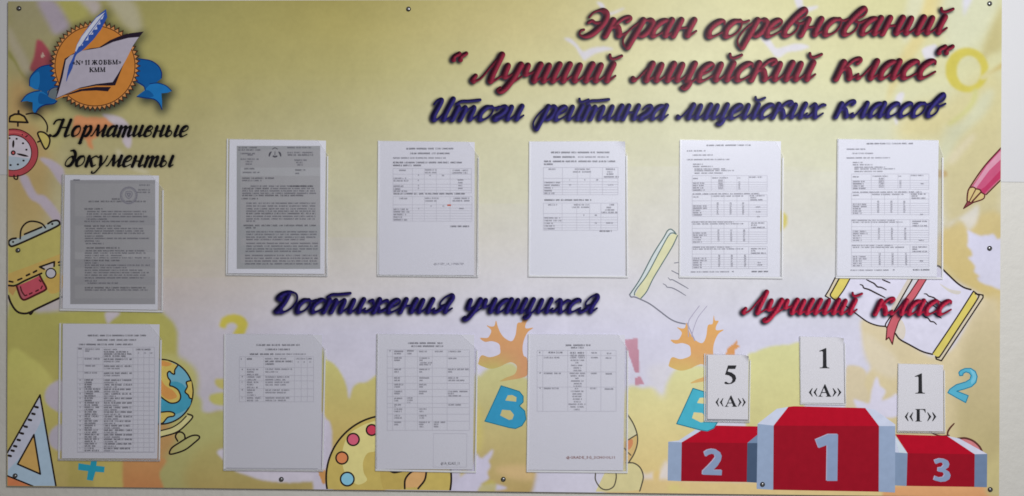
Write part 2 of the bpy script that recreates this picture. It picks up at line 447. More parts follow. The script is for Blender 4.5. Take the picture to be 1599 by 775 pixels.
    # --- autumn leaf panel, printed twice
    for k, (dx, dy) in enumerate(((0, 0), (297.5, 3))):
        sh = lambda P: [(x + dx, y + dy) for x, y in P]
        b1, b2 = ((190, 187, 130), (182, 158, 98)) if k == 0 else ((205, 203, 150), (212, 186, 128))
        if k == 0:
            paint([(740, 600), (749, 588), (756, 580), (770, 570), (800, 566), (815, 585), (830, 612), (830, 770), (740, 770)], b1, b2, 1.5)
            paint([(740, 640), (752, 640), (752, 700), (740, 700)], (190, 176, 104), None, 3)
            paint([(742, 708), (752, 716), (769, 702), (768, 712), (763, 720), (766, 728), (761, 738), (763, 748), (751, 757), (772, 756), (788, 764), (700, 770), (735, 730)], (190, 185, 204), None, 1)
            paint([(746, 770), (752, 757), (766, 750), (775, 757), (770, 770)], (178, 168, 88), None, 1, .8)
            paint([(775, 730), (830, 728), (830, 750), (790, 745)], (206, 176, 124), None, 3, .7)
        else:
            paint([(975, 618), (1005, 606), (1022, 606), (1034, 616), (1040, 600), (1048, 585), (1060, 575), (1100, 572), (1110, 600), (1110, 700), (1050, 700), (1043, 770), (975, 770)], b1, b2, 2)
            paint([(1010, 580), (1022, 570), (1050, 570), (1040, 600), (1036, 622), (1022, 608)], (206, 202, 206), None, 4, .6)
            paint([(978, 732), (1002, 738), (1010, 742), (1020, 738), (1024, 752), (1030, 738), (1042, 720), (1046, 770), (978, 770)], (210, 196, 190), None, 1.5)
            paint([(1020, 740), (1030, 735), (1026, 758), (1021, 752)], (212, 180, 120), None, 1)
        n1 = [(749.5, 528), (760, 528), (764, 525), (767, 516), (759, 508), (766, 510), (772, 509), (774.5, 500), (777, 509), (781, 519), (788, 528), (799, 533), (805, 523), (808, 505), (815, 503), (817, 489), (819, 498), (825, 498), (821, 506), (821, 513), (833, 512), (824, 519), (818, 532), (816, 545), (818, 556), (823, 560), (824, 584), (815, 590), (800, 593), (780, 596), (790, 590), (804, 584), (807, 572), (799, 566), (790, 568), (780, 573), (765, 576), (748, 570), (747, 566), (752, 555), (765, 558), (780, 553), (781, 545), (779, 537), (768, 533), (757, 534)]
        # (the leaf itself is a printed part of its own)
    # exclamation mark
    paint([(975, 531), (996, 528), (999, 582), (992, 583), (984, 560), (978, 545)], (196, 148, 162), (192, 138, 152), 0, 1, False)
    paint([(992, 591), (1000, 587), (1006, 600), (992, 602)], (196, 142, 156), None, 0, 1, False)
    # --- podium surroundings
    paint([(1165, 565), (1182, 549), (1204, 541), (1228, 539), (1255, 543), (1255, 640), (1232, 640), (1185, 666), (1165, 668)], (204, 202, 148), (206, 198, 140), 1)
    paint([(1345, 500), (1380, 508), (1440, 549), (1460, 556), (1490, 540), (1540, 455), (1575, 440), (1575, 780), (1340, 780), (1330, 640), (1322, 630), (1330, 600), (1360, 575), (1350, 540)], (208, 194, 164), (204, 188, 140), 2)
    paint([(1321, 577), (1332, 571), (1346, 574), (1353, 584), (1350, 600), (1356, 615), (1350, 640), (1321, 640)], (204, 190, 160), None, 1)
    paint([(1350, 648), (1333, 625), (1346, 627), (1357, 630), (1361, 610), (1369, 588), (1374, 602), (1383, 611), (1377, 625), (1390, 621), (1402, 616), (1402, 650)], (206, 202, 218), None, 1)
    paint([(1352, 520), (1400, 560), (1400, 590), (1376, 585), (1362, 575), (1350, 552)], (210, 198, 172), None, 3)
    paint([(975, 752), (1100, 750), (1400, 762), (1400, 790), (975, 790)], (204, 180, 128), (204, 182, 130), 1.5)
    paint([(1398, 760), (1566, 762), (1566, 790), (1398, 790)], (204, 152, 106), (196, 142, 98), 1)
    paint([(1541, 700), (1570, 700), (1570, 770), (1541, 770)], (184, 172, 124), None, 3)
    paint([(1045, 758), (1060, 756), (1062, 762), (1080, 765), (1046, 768)], (200, 188, 120), None, 1.5, .7)
    # --- upper right streaks
    paint([(1444, -10), (1478, -10), (1462, 30), (1432, 82), (1402, 130), (1384, 164), (1394, 112), (1420, 60)], (222, 206, 146), (218, 206, 152), 3)
    paint([(1420, -10), (1444, -10), (1428, 48), (1410, 66)], (218, 216, 182), None, 3)
    paint([(1478, -10), (1560, -10), (1552, 40), (1520, 80), (1480, 90), (1470, 40)], (214, 214, 182), None, 8)
    paint([(1505, -6), (1519, -6), (1510, 15), (1505, 24)], (218, 216, 224), None, 2)
    paint([(1566, 8), (1566, 72), (1546, 86), (1528, 102), (1540, 60), (1554, 28)], (196, 186, 134), None, 4)
    paint([(1566, 98), (1566, 106), (1548, 116), (1536, 124), (1530, 122), (1546, 112)], (202, 180, 112), None, 1.5)
    paint([(1476, 160), (1566, 120), (1566, 360), (1540, 365), (1475, 350), (1468, 240)], (206, 198, 150), (204, 192, 152), 8)
    paint([(1468, 200), (1500, 190), (1530, 150), (1552, 140), (1540, 175), (1500, 215), (1480, 250), (1468, 255)], (206, 207, 178), None, 4, .8)
    paint([(1480, 248), (1512, 214), (1524, 212), (1506, 235), (1488, 256)], (216, 206, 178), None, 3, .8)
    paint([(1465, 405), (1470, 360), (1500, 348), (1566, 340), (1566, 500), (1545, 470), (1490, 437)], (202, 184, 132), (206, 184, 122), 3)
    paint([(1440, 420), (1465, 405), (1495, 440), (1460, 440)], (204, 188, 138), None, 3)
    paint([(1540, 470), (1566, 490), (1566, 700), (1500, 700), (1500, 560)], (196, 182, 148), (184, 170, 124), 6)
    paint([(1478, 358), (1486, 346), (1500, 339), (1516, 328), (1528, 320), (1526, 345), (1513, 360), (1505, 348), (1495, 343)], (216, 212, 206), None, 2, .8)
    paint([(1511, 360), (1520, 364), (1530, 368), (1545, 367), (1552, 366), (1558, 374), (1572, 376), (1572, 448), (1545, 446), (1530, 440), (1526, 434), (1530, 432), (1521, 424), (1523, 416), (1512, 403), (1518, 400), (1517, 392), (1511, 385), (1512, 372)], (208, 206, 226), (206, 204, 220), 1)
    paint([(1212, 330), (1226, 333), (1230, 343), (1226, 356), (1212, 362)], (206, 194, 112), None, 1)
    paint([(1440, 266), (1474, 266), (1480, 272), (1474, 277), (1440, 277)], (190, 166, 120), None, 1)
    paint([(1132, 556), (1137, 543), (1146, 537), (1152, 531), (1151, 538), (1156, 541), (1147, 547), (1148, 556)], (212, 152, 96), None, 0, 1, False)
    # ring shaped letter with the pale swoosh cutting it
    t = np.linspace(0, 2 * np.pi, 40, endpoint=False)
    r1 = mask(np.stack([1510 + 34 * np.cos(t), 109.5 + 35 * np.sin(t)], 1)); r2 = mask(np.stack([1513 + 19 * np.cos(t), 111 + 23.5 * np.sin(t)], 1))
    r3 = mask([(1534, 118), (1562, 92), (1562, 108), (1538, 124), (1530, 122)], True, 1)
    m = (np.clip(r1 - r2, 0, 1) * (1 - r3))[..., None]; img[:] = img * (1 - m) + seen((207, 194, 92), 1500, 110) * m
    paint([(1526, 140), (1524, 158), (1510, 176), (1484, 196), (1480, 192), (1502, 176), (1516, 158), (1520, 140)], (204, 202, 138), None, 1.5)
    paint([(1420, 170), (1470, 160), (1470, 215), (1400, 215)], (214, 202, 148), None, 8, .8)
    # white birds
    for P in ([(881, 61), (890, 60), (900, 68), (910, 80), (925, 75), (945, 73), (958, 77), (945, 80), (930, 84), (917, 92), (912, 95), (905, 85), (897, 72)],
              [(932, 4), (942, 6), (950, 20), (975, 12), (968, 18), (952, 24), (945, 20)],
              [(1187, 58), (1200, 60), (1212, 75), (1225, 73), (1245, 68), (1264, 73), (1250, 79), (1230, 82), (1218, 90), (1210, 88), (1200, 75)],
              [(1240, -4), (1252, -2), (1256, 11), (1277, 9), (1272, 15), (1250, 19)],
              [(1400, 150), (1412, 146), (1404, 175), (1400, 196), (1396, 180)],
              [(1440, 78), (1462, 70), (1462, 88), (1450, 98)]):
        x = P[0][0]; paint(P, (206, 202, 214) if x < 1000 else (220, 216, 228), None, 1, .85)
    # watercolour mottling
    for sc, am in ((40, .022), (14, .014)):
        g = rng.normal(size=(H // sc + 3, W // sc + 3)); gy = np.linspace(0, g.shape[0] - 1.01, H); gx = np.linspace(0, g.shape[1] - 1.01, W)
        iy, ix = gy.astype(int), gx.astype(int); fy, fx = (gy - iy)[:, None], (gx - ix)[None]
        v = g[iy][:, ix] * (1 - fy) * (1 - fx) + g[iy + 1][:, ix] * fy * (1 - fx) + g[iy][:, ix + 1] * (1 - fy) * fx + g[iy + 1][:, ix + 1] * fy * fx
        img *= (1 + am * v)[..., None]
    img = np.clip(img, 0.01, 0.88)
    # carry it onto a grid of vertices, 2 px apart
    nx, nz = 776, 384
    gx = np.linspace(-BW / 2, BW / 2, nx); gz = np.linspace(BH / 2, -BH / 2, nz)
    X, Z = np.meshgrid(gx, gz); P = np.stack([X.ravel(), np.zeros(X.size), Z.ravel()], 1)
    q = project(P); fx = np.clip(q[:, 0], 0, W - 2); fy = np.clip(q[:, 1] + OY, 0, H - 2); ix, iy = fx.astype(int), fy.astype(int)
    a, b = (fx - ix)[:, None], (fy - iy)[:, None]
    C = img[iy, ix] * (1 - a) * (1 - b) + img[iy, ix + 1] * a * (1 - b) + img[iy + 1, ix] * (1 - a) * b + img[iy + 1, ix + 1] * a * b
    P[:, 1] = Y0
    i = np.arange(nz - 1)[:, None] * nx + np.arange(nx - 1)[None]
    F = np.stack([i, i + nx, i + nx + 1, i + 1], -1).reshape(-1, 4).tolist()
    mesh_obj('printed_face', P, F, [attr_mat('board_print')], board, cols=np.hstack([C, np.ones((len(C), 1))]))
    return n1
leaf_pts = board_face()
# the plastic sheet itself, with a tiny bevel round the front
def slab(name, quad_w, y_back, y_front, mat, parent, bevel=0.0006, label=None, loc=None):
    """quad_w: outline in world x,z going round; solid between two depths"""
    q = np.asarray(quad_w, float); c = q.mean(0); n = len(q)
    # inward offset for the bevel
    area2 = sum(q[i][0] * q[(i + 1) % n][1] - q[(i + 1) % n][0] * q[i][1] for i in range(n))
    sgn = 1 if area2 > 0 else -1
    def off(d):
        out = []
        for i in range(n):
            a, b, e = q[i - 1], q[i], q[(i + 1) % n]
            d1 = (b - a) / np.linalg.norm(b - a); d2 = (e - b) / np.linalg.norm(e - b)
            n1 = np.array([-d1[1], d1[0]]) * sgn; n2 = np.array([-d2[1], d2[0]]) * sgn
            v = n1 + n2; v = v / max(1e-9, np.dot(v, n1)); out.append(b + v * d)
        return np.array(out)
    rings = [(y_back, 0), (y_front + bevel, 0), (y_front, bevel)] if bevel else [(y_back, 0), (y_front, 0)]
    V = []
    for y, d in rings:
        for x, z in off(d): V.append((x, y, z))
    F = []
    for r in range(len(rings) - 1):
        for i in range(n):
            j = (i + 1) % n; f = [r * n + i, r * n + j, (r + 1) * n + j, (r + 1) * n + i]
            F.append(f if sgn < 0 else f[::-1])
    cap = list(range((len(rings) - 1) * n, len(rings) * n)); F.append(cap if sgn > 0 else cap[::-1])
    back = list(range(n)); F.append(back[::-1] if sgn > 0 else back)
    return mesh_obj(name, V, F, [mat], parent, label=label, loc=loc)
PVC = noise_mat('white_board_plastic', lin((205, 198, 184)), 20, .03, .5, 0)
slab('backing_sheet', [(-BW / 2 - .0003, -BH / 2 - .0003), (BW / 2 + .0003, -BH / 2 - .0003), (BW / 2 + .0003, BH / 2 + .0003), (-BW / 2 - .0003, BH / 2 + .0003)], 0.0060, Y0 + .0003, PVC, board, .0005)

# ------------------------------------------------------------------ printed drawings
def SI(c, x, y=390): return ink(tuple(float(v) for v in seen(c, x, y)))
DARK = ink(tuple(lin((48, 38, 36)))); DARKRED = ink(tuple(lin((92, 40, 42)))); GREYINK = ink(tuple(lin((96, 98, 96))))

# --- emblem
def emblem():
    a = Art(-2e-5); cx, cy = 148.4, 103.2
    blue = SI((18, 72, 124), 90, 120); blue2 = SI((26, 92, 146), 60, 150); navy = SI((16, 36, 88), 90, 120)
    t1 = [(82, 100), (65, 104), (53, 112), (47, 122), (46, 135), (55, 139), (64, 142), (75, 150), (74, 143), (80, 138), (90, 136), (92, 118)]
    t2 = [(33, 159), (40, 150), (50, 144), (60, 142), (68, 144), (75, 150), (82, 155), (89, 158), (84, 161), (70, 164), (61, 168), (56, 178), (54, 179), (51, 172), (51, 160), (42, 158)]
    t3 = [(216, 92), (235, 95), (247, 103), (252, 112), (252, 123), (244, 129), (234, 134), (227, 141), (225, 136), (212, 128)]
    t4 = [(214, 150), (225, 142), (235, 131), (246, 130), (259, 134), (269, 142), (262, 145), (252, 146), (253, 158), (253, 171), (247, 160), (240, 155), (226, 153)]
    a.poly(t1, blue); a.poly([(48, 122), (60, 112), (62, 128), (58, 140), (47, 134)], blue2, True); a.poly(t2, blue2); a.poly([(62, 146), (75, 150), (88, 158), (70, 163), (60, 160)], blue, True)
    a.poly(t3, blue); a.poly(t4, blue2); a.poly([(216, 150), (230, 141), (240, 150), (228, 153)], blue, True)
    a.poly([(75, 150), (77, 142), (85, 137), (92, 140), (90, 152), (84, 155)], SI((84, 92, 96), 80), True)
    a.lines([S([(82, 101), (65, 104), (54, 112), (47, 122), (46, 134)], 1.1), S([(33, 159), (41, 149), (51, 144), (62, 142)], 1.1), S([(89, 158), (84, 162), (70, 164), (61, 169), (55, 178)], 1.3),
             S([(75, 149), (77, 142), (84, 137), (91, 136)], 1), S([(216, 92), (235, 95), (247, 103), (252, 113), (252, 122)], 1.2), S([(227, 141), (224, 134), (214, 128)], 1.2),
             S([(234, 131), (246, 130), (259, 134), (268, 142)], 1.0), S([(214, 151), (226, 153), (240, 155), (248, 161), (253, 171)], 1.2)], navy)
    n = 56; P = []; Q = []
    for k in range(n):
        th = 2 * math.pi * k / n; P += [(cx + 72 * math.cos(th), cy + 72 * math.sin(th)), (cx + 64.6 * math.cos(th + math.pi / n), cy + 64.6 * math.sin(th + math.pi / n))]
        Q += [(cx + 68.2 * math.cos(th), cy + 68.2 * math.sin(th)), (cx + 62.9 * math.cos(th + math.pi / n), cy + 62.9 * math.sin(th + math.pi / n))]
    a.poly(P, SI((54, 30, 22), 150, 100)); a.poly(Q, SI((172, 118, 62), 150, 100))
    a.ell(cx, cy, 63.2, 63.2, SI((70, 38, 20), 150), n=90); a.ell(cx, cy, 61.8, 61.8, SI((168, 108, 40), 150, 60), n=90)
    blk = SI((30, 22, 34), 150)
    a.poly([(160, 72), (172, 63), (186, 57), (204, 52), (224.5, 49.5), (216, 60), (206, 74), (192, 103), (180, 133.5), (174, 134), (173.5, 136), (168.5, 143), (150, 141), (128, 142), (108, 148), (87, 156), (90, 140), (101, 92), (115, 83.5), (135, 78)], SI((168, 108, 40), 150))
    a.poly([(155, 74), (172, 63), (186, 57), (204, 52), (224.5, 49.5), (216, 60), (206, 74), (192, 103), (180, 133.5), (174, 134), (150, 134), (122, 139), (100, 149), (87, 155), (90, 140), (101, 92), (115, 83.5), (140, 76)], blk)
    a.poly([(100, 149), (125, 139.5), (150, 136), (173.5, 136), (168.5, 143), (150, 141.5), (128, 142.5), (108, 148)], blk)
    a.poly([(103, 94), (110, 87), (128, 79.5), (150, 76), (158, 74.5), (176, 66), (200, 59.5), (217, 58), (208, 71), (196, 95), (184, 116), (176, 128.5), (150, 131.5), (125, 137), (105, 146), (88, 153.5), (92, 142), (98, 120)], SI((146, 140, 152), 150, 120))
    # quill
    qb = SI((40, 66, 132), 140); qw = SI((168, 170, 188), 140, 60)
    a.poly([(165.5, 14.5), (167.5, 27), (158, 46), (146, 62), (130, 78), (121, 84), (118, 88), (116, 96), (113, 107), (107, 119), (103, 129), (105, 115), (108, 102), (113, 92), (117, 82), (120, 70), (127, 57), (138, 42), (150, 27)], qb)
    a.poly([(164, 19), (160, 30), (156, 31), (157, 38), (151, 39), (152, 46), (145, 47), (145.5, 54), (138, 55), (138, 63), (130, 64), (129.5, 71), (123, 73), (119, 81), (117.5, 80), (120.5, 70), (127.5, 57.5), (138.5, 43), (150.5, 28)], qw)
    a.lines([S([(164, 20), (150, 38), (134, 60), (121, 82), (112, 100), (104, 126)], .9), S([(156, 34), (150, 42)], .6), S([(145, 50), (139, 57)], .6), S([(137, 58), (131, 66)], .6), S([(150, 42), (144, 50)], .6), S([(131, 66), (125, 73)], .6)], qb)
    a.build('printed_emblem', board, 'orange toothed seal with white open book, quill and blue ribbons')
emblem()

def clock():
    a = Art(-2e-5); rim, rim2 = SI((140, 58, 58), 40), SI((160, 76, 70), 40); cx, cy = 20.8, 238.8
    a.poly([(14, 189), (16, 182), (23, 178.5), (31, 178.5), (38, 182), (43, 191), (13, 190)], SI((150, 128, 66), 40)); a.poly([(59, 208), (67, 206.5), (75, 212), (78, 219), (76, 228), (72, 233), (69, 231), (64, 221)], SI((158, 144, 76), 40))
    a.ell(cx, cy, 39.3, 38, DARKRED); a.ell(cx, cy, 37.8, 36.3, rim); a.ell(cx - 1, cy - 1, 34, 33, rim2); a.ell(cx + 1.5, cy + 2, 34.3, 33, rim)
    a.ell(cx, cy - .2, 29.2, 28.3, DARKRED); a.ell(cx, cy, 27.7, 26.8, SI((160, 154, 162), 40))
    th = np.linspace(0.35, math.pi - .1, 24); a.poly([(cx + 27.2 * math.cos(t), cy + 26.3 * math.sin(t)) for t in th], SI((136, 146, 156), 40))
    for x, y in ((14.8, 216), (26, 217), (36, 224), (41.3, 234), (36.8, 251), (28, 257), (16.6, 258)): a.ell(x, y, 1.9, 1.6, DARK, n=10)
    a.lines([S([(20.5, 231), (21.2, 219)], 2.6, .8), S([(26, 240.2), (44.5, 244.5)], 2.4, .8), S([(29, 173.5), (29, 178)], 2.4), S([(28, 192), (28, 197)], 2), S([(59, 222), (64, 220)], 1.8),
             S([(41, 178.5), (52, 177), (62, 180), (70, 188), (74, 197), (73.5, 206)], 1.7), S([(22, 274), (22.5, 279), (27, 280), (28, 274)], 1.6), S([(35, 210), (35, 211)], 1.2), S([(40, 214), (43, 212)], 1.2)], DARK)
    a.lines([S([(14, 189), (16, 182), (23, 178.5), (31, 178.5), (38, 182), (43.5, 191.5), (13, 190)], 2.2, smooth=False), S([(59, 208), (67, 206.5), (75, 212), (78, 219), (76, 228), (72, 233), (69, 231), (64, 221)], 1.9, closed=True)], DARK)
    a.ell(cx, cy, 3.9, 3.9, DARK, n=18); a.ell(cx, cy, 1.8, 1.8, rim2, n=12); a.ell(78.2, 212, 2.8, 2.8, DARK, n=14)
    a.build('printed_alarm_clock', board, 'red alarm clock with yellow bells, cut by the left edge')
clock()

def bag():
    a = Art(-2e-5)
    a.poly([(12, 384), (40, 376), (60, 367), (96, 350), (96, 465), (60, 481), (44, 489), (32, 488.5), (22, 481), (12, 462)], SI((150, 142, 78), 60))
    a.poly([(12, 428), (50, 414), (96, 396), (96, 410), (66, 426), (40, 438), (12, 446)], SI((158, 134, 70), 60)); a.poly([(12, 446), (30, 444), (20, 462), (14, 456)], SI((150, 118, 66), 60))
    a.poly([(70, 436), (96, 428), (96, 452), (78, 458)], SI((160, 134, 66), 60), True)
    strap = [(14, 377), (19, 373.5), (30, 371.5), (50, 362), (75, 350), (83, 345), (90, 344.5), (93, 348), (90, 353), (60, 367.5), (22, 384), (15, 383)]
    a.poly(strap, SI((132, 140, 140), 60)); a.poly([(62, 417), (85, 409), (85, 416), (80, 419), (72, 422), (69, 420)], SI((150, 142, 140), 60))
    a.poly([(26, 447), (45, 439), (62, 430.5), (66, 438), (72, 449), (70, 453.5), (55, 461), (40, 468), (35, 467), (31, 462)], SI((152, 66, 72), 60)); a.poly([(28, 449), (32, 446), (40, 465), (37, 467), (32, 462)], SI((138, 76, 78), 60))
    a.ell(79.5, 427, 8.8, 8.6, DARK, n=26); a.ell(79.5, 427, 6.8, 6.6, SI((150, 148, 156), 60), n=24)
    a.lines([S([(13, 462), (17, 473), (24, 484), (32, 489), (44, 489), (60, 481), (96, 464)], 2.3), S([(13, 446), (24, 446), (40, 438), (65, 427)], 2.1),
             S([(25, 372.2), (18, 373.5), (13.5, 378), (16, 384), (24, 383.3), (60, 367.5), (90, 353), (93, 348), (89.5, 344.5), (82, 345.5), (75, 349.5)], 2.2),
             S([(31.5, 373), (33, 359), (39, 350), (47, 346), (57, 346.5), (66, 350), (71, 356)], 1.9), S([(38.5, 366), (65, 355)], 2.1),
             S([(14.5, 439.5), (20, 440.5)], 2), S([(28, 437.5), (34, 435)], 2), S([(41.5, 430.5), (46, 428.3)], 2.2), S([(52.5, 425.5), (57, 423)], 2.2), S([(91.5, 410), (96, 408.5)], 2), S([(92, 414.3), (96, 414)], 1.8),
             S([(69, 420.5), (62, 417), (85, 409), (84.5, 416)], 2, smooth=False), S([(45, 488), (48, 491), (52.5, 485)], 2)], DARK)
    a.lines([S([(26, 447), (31, 462), (35, 467.5), (40, 468), (55, 461), (70, 453.5), (72, 449), (66, 438), (62.5, 431)], 2.2), S([(32, 448), (34, 455), (38, 461)], 1.5), S([(39, 462), (42, 461)], 1.5), S([(46, 459.5), (50, 457.5)], 1.6), S([(56, 455), (60, 453)], 1.6), S([(64, 451), (66, 447)], 1.5), S([(61.5, 437.5), (63.5, 440)], 1.5)], DARKRED)
    a.ell(20.5, 378, 1.8, 1.6, DARK, n=10); a.ell(81.7, 350, 1.9, 1.7, DARK, n=10)
    a.build('printed_schoolbag', board, 'yellow school satchel with red pocket, cut by the left edge')
bag()

def small_left():
    a = Art(-2e-5)
    a.poly([(62.5, 617), (87.5, 759), (51, 759), (12, 743), (12, 706)], SI((136, 154, 170), 50, 700)); a.poly([(62, 618), (68, 650), (58, 670), (40, 705), (12, 735), (12, 706)], SI((152, 154, 168), 50, 700))
    a.poly([(53, 680), (63, 740.5), (28, 725)], SI((164, 132, 70), 50, 700)); a.poly([(12, 744), (50, 759), (12, 760)], SI((170, 104, 62), 50, 700))
    a.lines([S([(11.5, 707), (62.5, 617)], 1.9), S([(62.5, 617), (87.5, 760)], 1.9), S([(11, 743), (53, 760)], 1.7), S([(53, 679), (63, 740.5), (27.5, 725), (53, 679)], 1.9, smooth=False)] +
            [S([(x - 3 * .5, y - .4), (x + 2, y + .4)], 2.6) for x, y in ((57, 636), (52, 646.5), (46.5, 656), (40, 666.5), (34, 677), (29, 687.3), (23.5, 697), (19.5, 704), (15, 712))], DARK)
    a.build('printed_set_square', board, 'pale blue set square with ruler ticks')
    a = Art(-2e-5); teal = SI((36, 124, 146), 140, 735)
    a.poly([(122.5, 723.5), (141, 726.5), (142.5, 718), (151.5, 718), (150.5, 727.5), (163.5, 729), (162.5, 738), (149, 737), (145, 751), (135.5, 749.5), (137.5, 736), (122, 734)], teal); a.build('printed_plus_sign', board)
    a = Art(-2e-5); cx, cy = 250.3, 612
    a.ell(cx, cy, 52.3, 51.8, DARK, n=80); a.ell(cx, cy, 49.9, 49.4, SI((96, 148, 168), 270, 610), n=80); a.poly([(262, 600), (285, 600), (298, 625), (290, 640), (262, 650), (250, 640)], SI((60, 132, 156), 270), True)
    yl, og = SI((178, 158, 78), 260), SI((180, 128, 62), 260)
    a.poly([(250, 562.3), (262, 563.5), (271, 567.5), (277.5, 571), (273, 578), (272.5, 584.5), (268, 583), (265, 580), (261.5, 583), (262.5, 590), (266, 595), (265, 602), (270.5, 604), (278, 609), (282, 618), (280.5, 625), (275, 629), (266, 629.5), (258, 625), (250, 619)], yl)
    a.poly([(250, 592), (258, 602), (270, 610), (276, 620), (262, 624), (250, 612)], og, True); a.poly([(252, 563.5), (268, 568), (262, 572), (252, 571)], og, True)
    a.poly([(299, 596), (294.5, 594), (291, 598), (292.5, 604), (289, 612), (294, 617), (296, 621.5), (299.5, 623), (300.6, 611)], yl); a.poly([(250, 644), (265, 643), (272.5, 646), (271, 650), (262, 652), (255, 660), (250, 661.5)], yl)
    a.poly([(250, 673), (268, 668), (281, 660), (292, 648.5), (300.5, 651.5), (290, 664), (275, 676), (250, 683.5)], SI((178, 172, 118), 270))
    a.lines([S([(250, 619), (258, 625), (266, 629.5), (275, 629), (280.5, 625), (282, 618), (278, 609), (270.5, 604), (265, 602), (266, 595), (262.5, 590), (261.5, 583), (265, 580), (268, 583), (272.5, 584.5), (273, 578), (277.5, 571)], 1.6),
             S([(298, 594.5), (291, 597), (292.5, 604), (289, 612), (294, 617), (296, 621.5), (299.5, 623)], 1.6), S([(250, 644), (265, 643), (272.5, 646), (271, 650), (262, 652), (255, 660), (250, 662)], 1.6),
             S([(250, 673), (268, 668), (281, 660), (291, 650)], 1.4), S([(293, 646.5), (301, 651), (290, 664), (275, 675.5), (250, 683)], 1.7, smooth=True),
             S([(277.5, 689), (274, 682), (277, 676), (283, 675), (288, 679), (289, 685)], 1.8), S([(265, 709), (268, 700), (280, 691.5), (297, 681.5), (308, 680), (311.5, 684), (303, 692), (290, 702), (276, 707.5)], 1.8, closed=True)], DARK)
    a.build('printed_globe', board, 'blue and yellow globe on a stand')
    a = Art(-2e-5); cx, cy = 607, 747
    a.ell(cx, cy, 99.2, 99.8, DARK, n=120); a.ell(cx, cy, 96.2, 96.8, SI((182, 162, 84), 600, 700), n=120)
    a.poly([(560, 668), (575, 661), (592, 660), (592, 700), (574, 708), (567, 722), (568, 738), (573, 750), (560, 757), (548, 750), (538, 737), (534, 715), (538, 692), (548, 676)], SI((200, 188, 120), 560, 700), True)
    a.poly([(592, 655), (600, 655), (640, 745), (598, 762)], SI((174, 152, 76), 600, 720), True)
    for x, y, r, c in ((551.5, 686.5, 10.6, (192, 88, 104)), (580.5, 671.7, 9.6, (186, 62, 76)), (534, 715.3, 10.6, (204, 122, 70)), (542.3, 748.3, 11.8, (122, 174, 200))):
        a.ell(x, y, r, r, DARK, n=34); a.ell(x, y, r - 2.5, r - 2.5, SI(c, x, y), n=30)
    hole = [(632, 762), (632.5, 750), (638, 741), (645, 736), (666, 736), (663, 750), (654, 761)]
    a.poly(hole, SI((196, 154, 96), 640, 750)); a.lines([S([(632, 763), (632.5, 750), (638, 741), (646, 735)], 2.1), S([(666, 736), (663, 750), (653, 763)], 2.1), S([(610, 736), (616, 738), (627, 736)], 2.2)], DARK)
    a.build('printed_palette', board, 'yellow paint palette with four round dabs of colour')
small_left()

def leaf_and_letter():
    for k, (dx, dy) in enumerate(((0, 0), (297.5, 3))):
        sh = lambda P: [(x + dx, y + dy) for x, y in P]
        a = Art(-2e-5); pts = sh(leaf_pts)
        # colour runs through the leaf, so cut it in vertex colours
        P2 = np.array(pts); f, o = stamp([(P2[:2], [0.01, 0.01])], 1.5)
        res = 1.2; o = P2.min(0) - 3; nx = int((np.ptp(P2[:, 0]) + 6) / res) + 1; ny = int((np.ptp(P2[:, 1]) + 6) / res) + 1
        X, Y = np.meshgrid(o[0] + np.arange(nx) * res, o[1] + np.arange(ny) * res)
        ins = np.zeros(X.shape, bool); dist = np.full(X.shape, 9.0); Q = np.array(catmull(pts, True, 3))
        for i in range(len(Q)):
            p, q = Q[i], Q[(i + 1) % len(Q)]
            if p[1] != q[1]: ins ^= ((p[1] > Y) != (q[1] > Y)) & (X < (q[0] - p[0]) * (Y - p[1]) / (q[1] - p[1]) + p[0])
            d = q - p; t = np.clip(((X - p[0]) * d[0] + (Y - p[1]) * d[1]) / max(d @ d, 1e-9), 0, 1)
            dist = np.minimum(dist, np.hypot(X - p[0] - t * d[0], Y - p[1] - t * d[1]))
        V2, F = march(np.where(ins, dist, -dist), o, res)
        top, bot = ((208, 156, 96), (186, 170, 98)) if k == 0 else ((216, 164, 100), (206, 176, 108))
        c1, c2, c3 = seen(top, 780 + dx, 520), seen((200, 148, 100) if k == 0 else (210, 160, 108), 800 + dx, 560), seen(bot, 770 + dx, 590)
        u = np.clip((V2[:, 1] - pts[0][1] + 20) / 50, 0, 1)[:, None]; v = np.clip((V2[:, 1] - (545 + dy)) / 30, 0, 1)[:, None] * np.clip((815 + dx - V2[:, 0]) / 40, 0, 1)[:, None]
        C = c1 * (1 - u) + c2 * u; C = C * (1 - v) + c3 * v
        mesh_obj('printed_leaf', at(V2, -2e-5), F, [attr_mat('leaf_print')], board, cols=np.hstack([C, np.ones((len(C), 1))]))
        a = Art(-6e-5); x0 = 782 + (dx + 2 if k else 0); dyy = dy + 1 if k else 0; s2 = lambda P: [(x + (dx + 2 if k else 0), y + dyy) for x, y in P]
        teal = SI((54, 142, 180) if k == 0 else (72, 168, 190), x0, 630); tl = SI((30, 110, 130), x0, 630)
        out = s2([(782.5, 602.5), (797, 607), (811, 611.5), (817, 619), (817, 628), (811, 634), (819.5, 642), (821.3, 655), (815, 665), (805, 669.5), (795, 668), (776, 663), (757, 658), (770, 630)])
        h1, h2 = s2([(789, 625.5), (793, 617.5), (800, 617), (806.5, 620.5), (806, 627.5)]), s2([(781, 649), (784, 640), (797, 641), (802.5, 648), (800, 655), (795, 656)])
        a.poly(out, teal, holes=(h1, h2)); a.lines([S(out, 1.0, smooth=False, closed=True)], tl)
        a.build('printed_letter_b', board, 'teal letter B' + (' beside the 5 A card' if k else ' between two paper sheets'))
leaf_and_letter()

